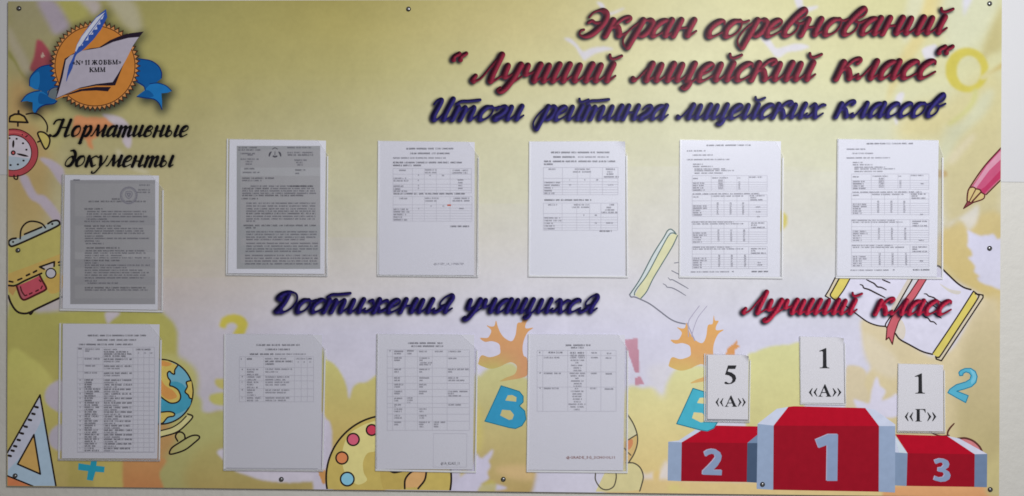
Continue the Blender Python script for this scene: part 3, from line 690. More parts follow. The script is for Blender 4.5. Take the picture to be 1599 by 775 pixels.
def books():
    g1 = SI((92, 112, 112), 1030, 420); g2 = SI((122, 122, 134), 1030, 480)
    a = Art(-2e-5)
    a.poly([(1051, 364), (1058, 367), (1050, 385), (1035, 410), (1020, 435), (1010, 455), (1001, 467), (991, 461), (1000, 445), (1025, 403), (1040, 374)], SI((212, 210, 172), 1030, 420))
    a.poly([(1047, 358.5), (1054, 364), (1044, 368), (1030, 393), (1010, 430), (993, 453), (990, 461), (984, 463), (1000, 435), (1020, 397), (1037, 370)], SI((204, 212, 212), 1020, 400))
    a.lines([S([(1056, 366), (1052, 361), (1047, 358), (1042, 361), (1037, 370), (1020, 397), (1000, 435), (983.5, 460)], 1.3), S([(1056, 366), (1050, 364), (1044, 368), (1030, 393), (1010, 430), (993, 453), (990.5, 461)], 1.2), S([(1058, 368), (1050, 385), (1035, 410), (1020, 435), (1010, 455), (1001, 466)], 1.2)], g1)
    a.lines([S([(983, 460), (985.5, 464), (991, 464), (1001, 468), (1015, 475), (1030, 486), (1046, 498), (1058, 503.5), (1070, 506)], 1.5), S([(1035, 443), (1040, 446), (1041.5, 448.5), (1050, 450), (1060, 455), (1071, 462)], 1.2, .5), S([(1043, 433.5), (1047, 437.5), (1050, 437), (1062, 443.5), (1075, 451)], 1.2, .5), S([(1049, 423), (1060, 428.5)], 1.1), S([(1053, 411), (1059, 410)], 1)], g2)
    a.lines([S([(1092, 478), (1080, 494), (1075, 504), (1075, 526)], .9), S([(1104, 478), (1090, 496), (1083, 514), (1080, 526)], .8), S([(1073, 505), (1085, 532)], 1.3)], SI((166, 160, 180), 1080, 500))
    a.build('printed_book', board, 'faint open book partly hidden by a sheet')
    a = Art(-2e-5); pg = SI((214, 211, 228), 1400, 480); yel = SI((212, 196, 104), 1450, 500); bei = SI((206, 194, 170), 1480, 520)
    a.poly([(1300, 437), (1425, 434), (1412, 462), (1384, 510), (1370, 508.5), (1355, 503.5), (1340, 493), (1308, 470), (1295, 462)], pg)
    a.poly([(1436, 440), (1462, 415), (1480, 428), (1495, 442), (1508, 449), (1520, 455), (1487, 505), (1456, 553), (1440, 549), (1420, 538), (1405, 530), (1396, 520)], pg)
    a.poly([(1418, 434), (1426, 434), (1412, 462), (1390, 497), (1384, 505), (1392, 480)], SI((208, 198, 186), 1400, 470)); a.poly([(1467, 443), (1484, 452), (1500, 455), (1496, 460), (1482, 456)], SI((208, 202, 194), 1480, 450), True)
    a.poly([(1398, 522), (1402, 505), (1408, 500), (1414, 515), (1410, 530)], SI((210, 200, 188), 1400, 515), True)
    a.poly([(1304, 434), (1311, 434), (1298, 460), (1296, 464), (1289, 463)], bei); a.poly([(1311, 434), (1328, 434), (1318, 452), (1306, 469), (1296, 463)], yel)
    a.poly([(1520, 455), (1525, 462), (1526, 468), (1498, 510), (1470, 554), (1465, 558), (1455, 553), (1488, 503)], yel); a.poly([(1523, 457), (1535.5, 461), (1535, 465), (1505, 511), (1470, 563), (1461, 560), (1466, 557), (1500, 507), (1527, 466)], bei)
    a.poly([(1436, 434), (1448, 434), (1431, 462), (1412, 488), (1403, 503), (1397, 520), (1393.5, 538), (1388, 527), (1383.5, 531), (1385, 512), (1392, 496), (1405, 478), (1421, 457)], SI((198, 98, 108), 1400, 490))
    a.lines([S([(1304, 434), (1295, 452), (1288.5, 462.5), (1297, 467)], 1.5, smooth=False), S([(1311, 434), (1300, 454), (1296.5, 461), (1300, 466), (1307, 470), (1320, 477.5), (1340, 492.5), (1355, 503), (1370, 508.5), (1383, 510)], 1.6), S([(1328, 434), (1318, 452), (1308, 466)], 1.4),
             S([(1426, 434), (1410, 462), (1395, 488), (1383, 506), (1384.5, 512)], 1.5), S([(1398, 521), (1405, 530), (1420, 538.5), (1440, 549), (1456, 553.5)], 1.8), S([(1462, 415), (1468, 417), (1480, 428.5), (1495, 442.5), (1506, 449.5), (1516, 452.5)], 1.9),
             S([(1520, 455), (1490, 502), (1457, 551)], 1.5), S([(1520, 455), (1526, 460), (1527, 466), (1500, 507.5), (1470, 553.5), (1465, 558), (1461, 558)], 1.6), S([(1523, 459), (1535, 461), (1535, 465), (1505, 510.5), (1470, 563.5), (1462, 561), (1461, 557)], 1.6, smooth=False),
             S([(1343, 444.5), (1347, 446), (1349, 450), (1357, 452.5), (1370, 459), (1382, 465)], 1.8, .4), S([(1353, 437), (1359, 440), (1365, 443), (1370, 448), (1376, 449), (1384, 453)], 1.7, .4), S([(1378, 437), (1390, 442)], 1.6, .3),
             S([(1443, 459), (1447, 459.5), (1450, 462.5), (1458, 465), (1464, 469.5), (1474, 474)], 1.6, .4), S([(1440, 468), (1445, 469), (1449, 474), (1458, 478), (1466, 484)], 1.5, .4), S([(1441, 492), (1445, 496), (1449, 497), (1453, 502), (1458, 503), (1462.5, 507)], 1.6, .4), S([(1455, 488), (1462, 492.5), (1470, 497)], 1.6, .4)], DARK)
    a.lines([S([(1436, 434), (1421, 457), (1405, 478), (1392, 496), (1385, 512), (1383.5, 531), (1388, 527), (1393.5, 538), (1397, 520), (1403, 503), (1412, 488), (1431, 462), (1448, 434)], 1.3, smooth=False)], DARKRED)
    a.build('printed_book', board, 'open book with a red ribbon behind the red heading')
    a = Art(-2e-5)
    a.poly([(1566, 228), (1540, 257), (1516, 293), (1524, 293.5), (1530, 297), (1538, 304), (1566, 276)], SI((196, 88, 124), 1540, 260)); a.poly([(1562, 236), (1541, 259), (1519, 292), (1525, 293), (1545, 266), (1566, 246)], SI((212, 150, 172), 1540, 260)); a.poly([(1566, 262), (1538, 292), (1530, 297), (1536, 303), (1566, 274)], SI((186, 60, 100), 1540, 280))
    a.poly([(1515.5, 293), (1524, 293), (1530, 297), (1538, 304.5), (1534, 311), (1518, 317.5), (1510.5, 315), (1510.5, 302)], SI((206, 184, 128), 1520, 300)); a.poly([(1511, 314.5), (1519, 317.5), (1504.5, 326.5)], SI((134, 66, 74), 1510, 320))
    a.lines([S([(1566, 228), (1537, 260), (1515, 292), (1511, 302), (1510, 314)], 1.7), S([(1566, 278), (1540, 304)], 1.6), S([(1515, 293), (1520, 292.5), (1524, 295), (1530, 296.5), (1533, 301), (1538, 304)], 1.5), S([(1538, 304), (1535, 311), (1518, 317)], 1.5), S([(1524, 295), (1514, 314)], 1.2), S([(1532, 300), (1518, 315)], 1.7), S([(1510.5, 315), (1504.5, 326), (1518.5, 317.5), (1511, 314.5)], 1.2, smooth=False)], DARKRED)
    a.build('printed_pencil', board, 'pink pencil pointing down to the left')
    a = Art(-2e-5); P = [(1498.5, 587), (1497, 582), (1500, 578.5), (1507, 575.5), (1516, 575.5), (1523, 580), (1526, 588), (1524, 597.5), (1517, 604), (1505, 608), (1494, 611), (1512, 618), (1508, 629), (1495, 622), (1480, 613.5), (1483, 608), (1493, 601), (1508, 596.5), (1514.5, 592.5), (1516.5, 586.5), (1513.5, 582.5), (1508, 581), (1504, 583.5), (1503.5, 586.5)]
    a.poly(P, SI((86, 168, 194), 1500, 600)); a.poly([(1515, 577), (1523, 583), (1524, 592), (1518, 600), (1516, 596), (1519, 588)], SI((116, 184, 206), 1500, 600), True); a.lines([S(P, 1.1, smooth=False, closed=True)], SI((40, 122, 150), 1500, 600)); a.build('printed_numeral_two', board, 'blue numeral 2')
    a = Art(-2e-5)
    a.poly([(1492, 684), (1508, 685), (1520, 689), (1530, 698), (1538, 709), (1520, 709)], SI((196, 120, 124), 1510, 700))
    a.lines([S([(1479.5, 684), (1480, 675), (1484, 668), (1490, 661.5)], 2.1, .4), S([(1452, 675), (1460, 678.5), (1470, 681), (1482, 680)], 1.6), S([(1496, 685), (1508, 684.5), (1520, 689), (1529, 697), (1533, 704)], 2.2)], SI((88, 50, 44), 1500, 680)); a.build('printed_ladybird', board, 'part of a pink ladybird drawing showing above the podium')
    a = Art(-2e-5); b = SI((86, 80, 66), 990, 690)
    a.poly([(975, 652), (984, 654), (991, 666), (995, 679), (984, 686), (975, 684)], SI((206, 200, 160), 985, 670)); a.poly([(975, 690), (994, 680), (995, 695), (984, 720), (975, 720)], SI((204, 174, 110), 985, 700)); a.poly([(979, 690), (987, 686), (988, 694), (983, 702), (978, 700)], SI((200, 134, 86), 985, 690), True)
    a.poly([(945, 737), (982, 723), (992, 724), (1000, 732), (1004, 745), (1000, 765), (975, 768), (930, 768)], SI((204, 194, 140), 960, 750))
    a.lines([S([(979, 646), (989, 662), (995, 679), (995, 694), (990, 709), (982, 722)], 1.5), S([(994, 679), (981, 687)], 1.4), S([(975, 700), (980, 706), (985, 711)], 1.3), S([(978, 723), (990, 723.5), (1000, 731), (1004.5, 744), (1002, 757), (999, 767)], 1.5), S([(962, 738), (962, 748), (958, 760), (948, 765), (938, 762), (930, 750), (930, 738)], 1.4)], b)
    a.build('printed_cartoon', board, 'outline of a rounded cartoon figure beside a sheet')
books()

def podium():
    a = Art(-4e-5)
    rt, rf, rd = SI((172, 18, 40), 1290, 650), SI((142, 20, 36), 1290, 720), SI((118, 18, 28), 1290, 740)
    wt, sv, sd, nm = SI((192, 198, 222), 1200, 650), SI((140, 156, 182), 1200, 720), SI((68, 84, 108), 1180, 720), SI((130, 146, 176), 1290, 720)
    P = a.poly
    P([(1043.5, 690), (1060, 688), (1095, 665), (1110, 664), (1065, 691)], wt); P([(1108, 664.5), (1184, 666), (1184, 680), (1167, 692), (1064.5, 691)], rt)
    P([(1064.5, 691), (1167, 692), (1166, 753), (1063.5, 751.5)], rf); P([(1043.5, 690), (1064.5, 691), (1063.5, 751.5), (1042.5, 750.5)], sv)
    P([(1167, 692), (1184, 678), (1184, 692)], SI((112, 132, 160), 1175, 680)); P([(1167, 692), (1184, 692), (1183, 754), (1166, 753)], sd)
    P([(1396, 678), (1417, 707.5), (1396, 707)], wt); P([(1398, 678.5), (1479, 681), (1522, 709.5), (1417, 708)], rt); P([(1417, 708), (1522, 709.5), (1521.5, 760.5), (1415.5, 759)], rf)
    P([(1396, 706.5), (1417, 708), (1415.5, 759), (1396, 758)], SI((122, 140, 166), 1405, 730)); P([(1479, 681), (1498, 685), (1541.5, 709), (1522, 709.5)], SI((196, 196, 214), 1510, 700)); P([(1522, 709.5), (1541.5, 709), (1541, 761), (1521.5, 760.5)], SI((104, 122, 150), 1530, 730))
    P([(1183, 662), (1213, 638.5), (1232, 635.5), (1208, 665)], wt); P([(1231, 635.5), (1240, 634.5), (1351, 637.3), (1372.5, 665.5), (1208, 664.8)], rt); P([(1208, 664.8), (1372.5, 665.5), (1372, 768), (1207.3, 765)], rf)
    P([(1183, 662), (1208, 664.8), (1207.3, 765), (1181.5, 763.5)], sv); P([(1351, 637.3), (1366, 640), (1398, 663), (1398, 665.5), (1372.5, 665.5)], wt); P([(1372.5, 665.5), (1398, 665.5), (1397.5, 769.3), (1372, 768)], sv)
    P([(1398, 685), (1417, 708), (1404, 707)], SI((196, 206, 226), 1405, 700))
    n1 = [(1273, 686.5), (1293, 678), (1308, 678), (1307, 750.8), (1290.5, 750.8), (1291.3, 694.5), (1278, 699.5)]
    n2 = [(1099, 706), (1104, 702.5), (1111, 701), (1118, 702), (1124, 706), (1126.5, 712), (1125, 719), (1120, 727), (1113, 734), (1127, 734), (1126.3, 742), (1096.5, 741), (1096.8, 735.5), (1105, 727.5), (1112, 720), (1116.5, 714), (1115.5, 710), (1111, 708.3), (1106, 709.8), (1101.5, 713)]
    n3 = [(1458.5, 718.5), (1466, 716), (1474, 716.8), (1480, 719.5), (1482, 724.5), (1480.5, 729.5), (1475.5, 733), (1481.5, 736.5), (1484, 742), (1482, 748), (1476, 751.5), (1468, 752.3), (1457.5, 749.5), (1459.5, 743), (1466, 745.8), (1472, 745), (1474.5, 741), (1472, 737.3), (1464, 736), (1464.3, 730.3), (1470, 729.5), (1473, 726), (1471.5, 722.5), (1467.5, 721.8), (1460.8, 724.5)]
    for n in (n1, n2, n3):
        w = SI((168, 166, 190), 1290, 700); a.poly([(x - .8, y - .5) for x, y in n], w); a.poly([(x + .5, y + .4) for x, y in n], nm)
    a.build('printed_podium', board, 'red and silver winners podium numbered 2 1 3')
podium()

# ------------------------------------------------------------------ script lettering
G = {}   # glyph: (advance, [stroke, ...]) unslanted, x-height 1, baseline 0; stroke = points or (points, fixed width)
G['и'] = (.96, [[(.02, .7), (.08, .97), (.1, .6), (.1, .22), (.24, .0), (.44, .2), (.62, .7)], [(.64, 1), (.63, .25), (.76, .0), (.98, .3)]])
BRE = ([(.28, 1.56), (.38, 1.38), (.56, 1.33), (.84, 1.5)], .17)
G['й'] = (.96, G['и'][1] + [BRE])
G['ш'] = (1.42, [[(.02, .7), (.08, .97), (.1, .6), (.1, .22), (.22, .0), (.4, .2), (.52, .7)], [(.55, 1), (.54, .22), (.66, .0), (.84, .2), (.98, .7)], [(1.02, 1), (1.01, .25), (1.14, .0), (1.36, .3)]])
TAIL = lambda x: [(x, .0), (x + .16, -.16), (x + .06, -.46), (x - .12, -.4), (x + .1, -.2), (x + .3, -.02), (x + .42, .25)]
G['щ'] = (1.46, G['ш'][1][:2] + [[(1.02, 1), (1.01, .1)], TAIL(1.02)])
G['ц'] = (1.0, G['и'][1][:1] + [[(.64, 1), (.63, .1)], TAIL(.64)])
G['л'] = (.95, [([(.0, .16), (.06, .04), (.12, .06)], .26), [(.1, .02), (.26, .2), (.42, .65), (.56, 1.0)], [(.6, 1.02), (.6, .25), (.73, .0), (.96, .3)]])
G['а'] = (1.0, [[(.66, .82), (.46, 1.0), (.22, .86), (.08, .45), (.14, .08), (.3, .0), (.5, .2), (.66, .65)], [(.68, 1), (.67, .25), (.8, .0), (1.02, .3)]])
G['о'] = (.86, [[(.52, .98), (.24, .92), (.08, .5), (.18, .05), (.4, .0), (.62, .2), (.7, .55), (.62, .9), (.5, 1.0)], ([(.58, .95), (.74, .88), (.92, .98)], .14)])
G['с'] = (.76, [[(.62, .8), (.56, .98), (.36, .98), (.14, .72), (.08, .35), (.22, .02), (.46, .04), (.78, .34)]])
G['е'] = (.78, [[(.1, .42), (.36, .46), (.56, .66), (.56, .9), (.4, 1.0), (.2, .84), (.08, .45), (.18, .04), (.42, .0), (.78, .34)]])
G['р'] = (1.04, [[(.44, 1.0), (.42, .5), (.36, -.7)], ([(.36, -.7), (.16, -.62), (-.02, -.2), (.06, .4), (.34, .9), (.62, 1.04)], .12), [(.5, .95), (.72, 1.02), (.92, .8), (.9, .35), (.72, .02), (.48, .08)], ([(.8, .1), (.95, .12), (1.1, .28)], .12)])
G['н'] = (1.0, [[(.1, 1), (.1, .02)], ([(.1, .42), (.36, .5), (.68, .54)], .14), [(.68, 1), (.67, .25), (.8, .0), (1.02, .3)]])
G['к'] = (1.0, [[(.1, 1), (.1, .02)], ([(.12, .4), (.3, .75), (.5, 1.12), (.72, 1.22), (.84, 1.08), (.74, .92)], .22), [(.28, .64), (.46, .55), (.62, .25), (.74, .0), (1.02, .28)]])
G['в'] = (.86, [[(.5, 1.0), (.7, 1.2), (.72, 1.5), (.56, 1.66), (.38, 1.4), (.2, .9), (.1, .35), (.22, .02), (.46, .02), (.64, .3), (.62, .68), (.48, .86)], ([(.46, .8), (.68, .74), (.92, .92)], .15)])
G['у'] = (.92, [[(.02, .7), (.08, .97), (.1, .62), (.14, .34), (.3, .26), (.5, .5), (.64, .9)], [(.66, 1), (.6, .2), (.46, -.4), (.26, -.62), (.12, -.5), (.2, -.36)], ([(.52, -.2), (.74, .02), (.96, .3)], .11)])
G['ч'] = (.96, [[(.02, .7), (.08, .97), (.1, .62), (.2, .42), (.4, .5), (.62, .8)], [(.64, 1), (.63, .25), (.76, .0), (.98, .3)]])
G['г'] = (.68, [[(.04, .72), (.16, .98), (.38, .98), (.48, .78), (.36, .46), (.12, .2), (.16, .02), (.38, -.02), (.68, .28)]])
G['т'] = (1.42, [[(.08, .98), (.08, .02)], [(.1, .35), (.3, .85), (.46, .95), (.52, .7), (.52, .02)], [(.54, .35), (.76, .85), (.94, .95), (1.0, .7), (1.0, .24), (1.12, .0), (1.38, .3)], ([(-.1, 1.2), (.1, 1.4), (.5, 1.42), (1.1, 1.5)], .2)])
G['х'] = (.92, [[(.02, .8), (.16, .98), (.3, .85), (.42, .4), (.56, .04), (.7, .0), (.94, .28)], ([(.84, .9), (.66, .92), (.42, .5), (.18, .06), (.0, .1)], .2)])
G['ж'] = (1.26, [([(.06, .86), (.22, .96), (.34, .7), (.52, .52)], .2), ([(.52, .5), (.34, .2), (.18, .03), (.02, .12)], .2), [(.6, 1), (.6, .0)], ([(.66, .52), (.84, .8), (1.04, .95), (1.14, .82)], .2), ([(.66, .5), (.82, .3), (.92, .02), (1.28, .28)], .22)])
G['я'] = (1.0, [[(.62, .52), (.34, .46), (.2, .76), (.34, 1.2), (.6, 1.36), (.76, 1.14), (.7, .7), (.67, .25), (.8, .0), (1.04, .3)], ([(.5, .48), (.34, .16), (.14, .0), (.02, .14)], .26)])
G['Э'] = (1.14, [[(.1, 1.2), (.2, 1.52), (.52, 1.64), (.82, 1.35), (.86, .8), (.64, .2), (.34, -.02), (.08, .08), (.02, .34), (.14, .4)], ([(.18, .86), (.3, .98), (.46, .86), (.62, .84), (.84, .9)], .18)])
G['Л'] = (1.24, [([(.06, .34), (.0, .12), (.1, .0)], .26), [(.1, -.02), (.36, .2), (.54, .8), (.72, 1.42), (.84, 1.6)], [(.82, 1.6), (.82, .25), (.95, .0), (1.24, .3)]])
G['И'] = (1.34, [[(.0, 1.2), (.08, 1.5), (.28, 1.52), (.32, 1.2), (.3, .35), (.44, .0), (.64, .1), (.86, .7)], [(.92, 1.58), (.9, .28), (1.04, .0), (1.34, .3)]])
G['Д'] = (1.36, [[(.56, 1.34), (.52, .7), (.34, .1)], [(.5, .2), (.34, .0), (.2, .1), (.36, .16), (.74, .0), (1.08, .3), (1.2, .9), (1.0, 1.42), (.6, 1.6), (.22, 1.46), (.06, 1.16), (.2, 1.02)]])
G['“'] = (.8, [([(.36, 1.6), (.16, 1.44), (.14, 1.26), (.2, 1.22)], .26), ([(.74, 1.6), (.54, 1.44), (.52, 1.26), (.58, 1.22)], .26)])
K = {}   # chancery italic for the black heading
K['Н'] = (1.66, [([(.0, 1.2), (.08, 1.5), (.3, 1.62), (.62, 1.58)], .2), [(.64, 1.6), (.6, .5), (.5, .12), (.3, .0), (.12, .06)], ([(.6, .84), (1.2, .86)], .15), [(1.24, 1.6), (1.22, .16), (1.36, .0), (1.56, .14)]])
K['о'] = (.78, [[(.42, .98), (.2, .9), (.07, .5), (.16, .08), (.34, .02), (.56, .2), (.62, .55), (.54, .88), (.4, 1.0)]])
K['р'] = (.82, [[(.04, .8), (.18, 1.0), (.2, .6), (.18, -.66)], ([(.04, -.68), (.34, -.66)], .1), [(.2, .6), (.36, .94), (.56, .98), (.66, .6), (.54, .12), (.36, .0), (.2, .12)]])
K['м'] = (1.2, [([(.02, .04), (.12, .08), (.22, .5), (.3, 1.0)], .15), [(.34, 1.02), (.44, .6), (.54, .12)], ([(.54, .12), (.76, .6), (.9, 1.02)], .14), [(.92, 1.02), (.94, .2), (1.02, .0), (1.18, .14)]])
K['а'] = (.86, [[(.58, .84), (.42, 1.0), (.2, .86), (.08, .45), (.14, .08), (.28, .02), (.44, .2), (.58, .6)], [(.6, 1), (.6, .2), (.68, .0), (.86, .16)]])
K['т'] = (1.2, [[(.0, .8), (.1, 1.0), (.14, .7), (.14, .0)], [(.16, .5), (.34, .92), (.48, .96), (.52, .7), (.52, .0)], [(.54, .5), (.72, .92), (.86, .96), (.9, .7), (.9, .2), (1.0, .0), (1.18, .16)]])
K['и'] = (.9, [[(.0, .8), (.1, 1.0), (.12, .6), (.12, .2), (.24, .02), (.42, .24), (.56, .7)], [(.6, 1), (.59, .2), (.68, .0), (.88, .16)]])
K['в'] = (.76, [[(.3, .52), (.5, .66), (.54, .86), (.38, 1.0), (.2, .84), (.1, .45), (.12, .1), (.3, .0), (.54, .12), (.58, .36), (.44, .52), (.28, .52)]])
K['н'] = (.94, [[(.0, .8), (.1, 1.0), (.13, .7), (.12, .0)], ([(.12, .5), (.6, .54)], .14), [(.62, 1), (.61, .2), (.7, .0), (.9, .16)]])
K['ы'] = (1.12, [[(.0, .8), (.1, 1.0), (.12, .6), (.12, .16), (.26, .0), (.46, .1), (.5, .36), (.36, .54), (.14, .5)], [(.82, 1), (.81, .2), (.9, .0), (1.08, .16)]])
K['е'] = (.72, [[(.1, .44), (.36, .5), (.54, .7), (.5, .96), (.34, 1.0), (.16, .82), (.08, .45), (.16, .06), (.36, .0), (.64, .2)]])
K['д'] = (.84, [[(.14, 1.5), (.36, 1.52), (.58, 1.2), (.64, .7), (.54, .14), (.3, .0), (.1, .16), (.1, .56), (.26, .88), (.46, .92), (.6, .7)]])
K['к'] = (.84, [[(.0, .8), (.1, 1.0), (.13, .7), (.12, .0)], ([(.14, .46), (.4, .84), (.62, 1.0), (.74, .92)], .17), [(.32, .6), (.5, .2), (.62, .0), (.82, .14)]])
K['у'] = (.82, [[(.0, .84), (.12, 1.0), (.24, .7), (.36, .1)], ([(.66, 1.0), (.6, .5), (.36, -.1), (.14, -.62), (-.08, -.66), (-.1, -.5)], .17)])
K['ф'] = K['р']

def set_line(font, words, k_slant, thick, thin):
    """words: (text, x0, x1, baseline at x0, baseline at x1, x-height) in photo px -> strokes"""
    out = []
    for text, x0, x1, yb0, yb1, xh in words:
        st = []; pen = 0
        for ch in text:
            adv, ss = font[ch]
            for s_ in ss:
                fw = None
                if isinstance(s_, tuple): s_, fw = s_
                P = catmull(np.array(s_, float), False, .04)
                d = np.gradient(P, axis=0); L = np.hypot(d[:, 0], d[:, 1]) + 1e-9; up = np.clip(-d[:, 1] / L, -1, 1)   # 1 = downstroke
                w = (thin + (thick - thin) * np.clip((up + .35) / 1.1, 0, 1) ** .8) if fw is None else np.full(len(P), fw * thick / .36)
                for _ in range(2): w = np.convolve(np.pad(w, 2, mode='edge'), [.1, .2, .4, .2, .1], 'valid')
                st.append((P + np.array([pen, 0]), w))
            pen += adv
        allx = np.concatenate([p[:, 0] + k_slant * p[:, 1] - w / 2 for p, w in st]); allx2 = np.concatenate([p[:, 0] + k_slant * p[:, 1] + w / 2 for p, w in st])
        lo, hi = allx.min(), allx2.max(); sx = (x1 - x0) / (hi - lo)
        for p, w in st:
            X = x0 + (p[:, 0] + k_slant * p[:, 1] - lo) * sx; yb = yb0 + (yb1 - yb0) * (X - x0) / (x1 - x0)
            out.append((np.stack([X, yb - p[:, 1] * xh], 1), w * (xh * .45 + sx * .55) / 2))
    return out

def bevel_heading(name, label, strokes, base, hi, lo, glow=None, res=0.7):
    f, o = stamp(strokes, res)
    V2, F = march(f, o, res)
    fs = blur(np.clip(f, -1.5, 4), .8); gy, gx = np.gradient(fs, res)
    ix = np.clip(((V2[:, 0] - o[0]) / res), 0, f.shape[1] - 1.01); iy = np.clip(((V2[:, 1] - o[1]) / res), 0, f.shape[0] - 1.01)
    a, b = ix.astype(int), iy.astype(int)
    nxv, nyv, fv = gx[b, a], gy[b, a], fs[b, a]
    s = np.clip(-(nxv * .75 - nyv * -.65) * 1.0, -1, 1)       # lit from the upper right, as the letters were drawn
    edge = np.clip(1 - fv / 1.3, 0, 1) * .42
    t = np.clip(s * 1.15, -1, 1)[:, None]
    C = np.where(t > 0, base * (1 - t) + hi * t, base * (1 + t) + lo * (-t)); C = C * (1 - edge[:, None]) + lo * edge[:, None]
    h = mesh_obj(name, at(V2, -6.2e-4), F, [attr_mat(name + '_print', rough=.4)], board, cols=np.hstack([C, np.ones((len(C), 1))]), label=label)
    if glow:
        col, rad, alpha, dx, dy = glow
        r2 = 1.4; g, o2 = stamp([(p, r + .1) for p, r in strokes], r2)
        pad = int(rad * 3 / r2) + 3; m = np.pad((np.clip(g / r2 + .5, 0, 1)), pad); m = blur(m, rad / r2 / 1.6); m = np.clip(m * 1.35, 0, 1) * alpha
        o2 = o2 - pad * r2 + np.array([dx, dy]); ny, nx = m.shape
        keep = (m[:-1, :-1] > .012) | (m[1:, 1:] > .012) | (m[1:, :-1] > .012) | (m[:-1, 1:] > .012)
        X, Y = np.meshgrid(o2[0] + np.arange(nx) * r2, o2[1] + np.arange(ny) * r2)
        i, j = np.nonzero(keep); idx = i * nx + j
        F = np.stack([idx, idx + nx, idx + nx + 1, idx + 1], 1); u, inv = np.unique(F, return_inverse=True)
        P = at(np.stack([X.ravel()[u], Y.ravel()[u]], 1), -5.8e-4); Cc = np.tile(np.array([*col, 1.0]), (len(u), 1)); Cc[:, 3] = m.ravel()[u]
        sh = mesh_obj('printed_halo', P, inv.reshape(F.shape).tolist(), [attr_mat('halo_print', alpha=True)], h, cols=Cc)
    return h
RED = (seen((108, 26, 45), 1150, 100), seen((152, 48, 68), 1150, 100), seen((38, 9, 21), 1150, 100))
BLU = (seen((38, 31, 92), 1100, 170), seen((58, 52, 122), 1100, 170), seen((18, 14, 44), 1100, 170))
BLU2 = (seen((26, 19, 74), 680), seen((46, 38, 108), 680), seen((14, 12, 38), 680))
RD2 = (seen((160, 28, 56), 1320), seen((198, 54, 80), 1320), seen((74, 14, 34), 1320))
halo = tuple(lin((34, 34, 52)))
Z = {}   # upright bold serif for the emblem
def zs(x, y): return ([(x - .17, y), (x + .17, y)], .09)
def stem(x, h=1.0, w=.24): return [([(x, .02), (x, h - .02)], w), zs(x, 0.03), zs(x, h - .03)]
Z['1'] = (.62, stem(.3) + [([(.1, .8), (.28, .95)], .12)]); Z['К'] = (1.0, stem(.2) + [([(.3, .5), (.76, .95)], .1), ([(.38, .55), (.8, .05)], .24), zs(.8, .97), zs(.82, .03)])
Z['М'] = (1.2, [([(.15, .0), (.18, 1)], .1), ([(.2, .97), (.52, .05)], .22), ([(.54, .05), (.88, .97)], .1)] + stem(.92) + [zs(.15, .03)])
Z['О'] = (.98, [([(.16, .5), (.2, .82), (.44, .98), (.68, .82), (.72, .5), (.68, .18), (.44, .02), (.2, .18), (.16, .5)], .2)])
Z['Б'] = (.86, stem(.2) + [([(.2, .97), (.66, .95), (.68, .76)], .1), ([(.22, .54), (.5, .56), (.66, .4), (.66, .2), (.5, .05), (.22, .04)], .19)])
Z['Ж'] = (1.3, stem(.6) + [([(.6, .5), (.36, .6), (.26, .95), (.12, .88)], .13), ([(.55, .5), (.36, .4), (.14, .03)], .22), ([(.6, .5), (.84, .6), (.94, .95), (1.08, .88)], .13), ([(.65, .5), (.84, .4), (1.06, .03)], .22)])
Z['N'] = (1.02, [([(.16, .02), (.16, .98)], .1), ([(.18, .97), (.76, .04)], .24), ([(.78, .0), (.78, .98)], .1), zs(.16, .03), zs(.78, .97)]); Z['o'] = (.5, [([(.1, .7), (.22, .86), (.34, .7), (.22, .5), (.1, .7)], .12), ([(.08, .34), (.36, .34)], .08)])
Z['«'] = (.62, [([(.26, .66), (.08, .4), (.26, .14)], .12), ([(.5, .66), (.32, .4), (.5, .14)], .12)]); Z['»'] = (.62, [([(.08, .66), (.26, .4), (.08, .14)], .12), ([(.32, .66), (.5, .4), (.32, .14)], .12)]); Z[' '] = (.3, [])
SL = .36
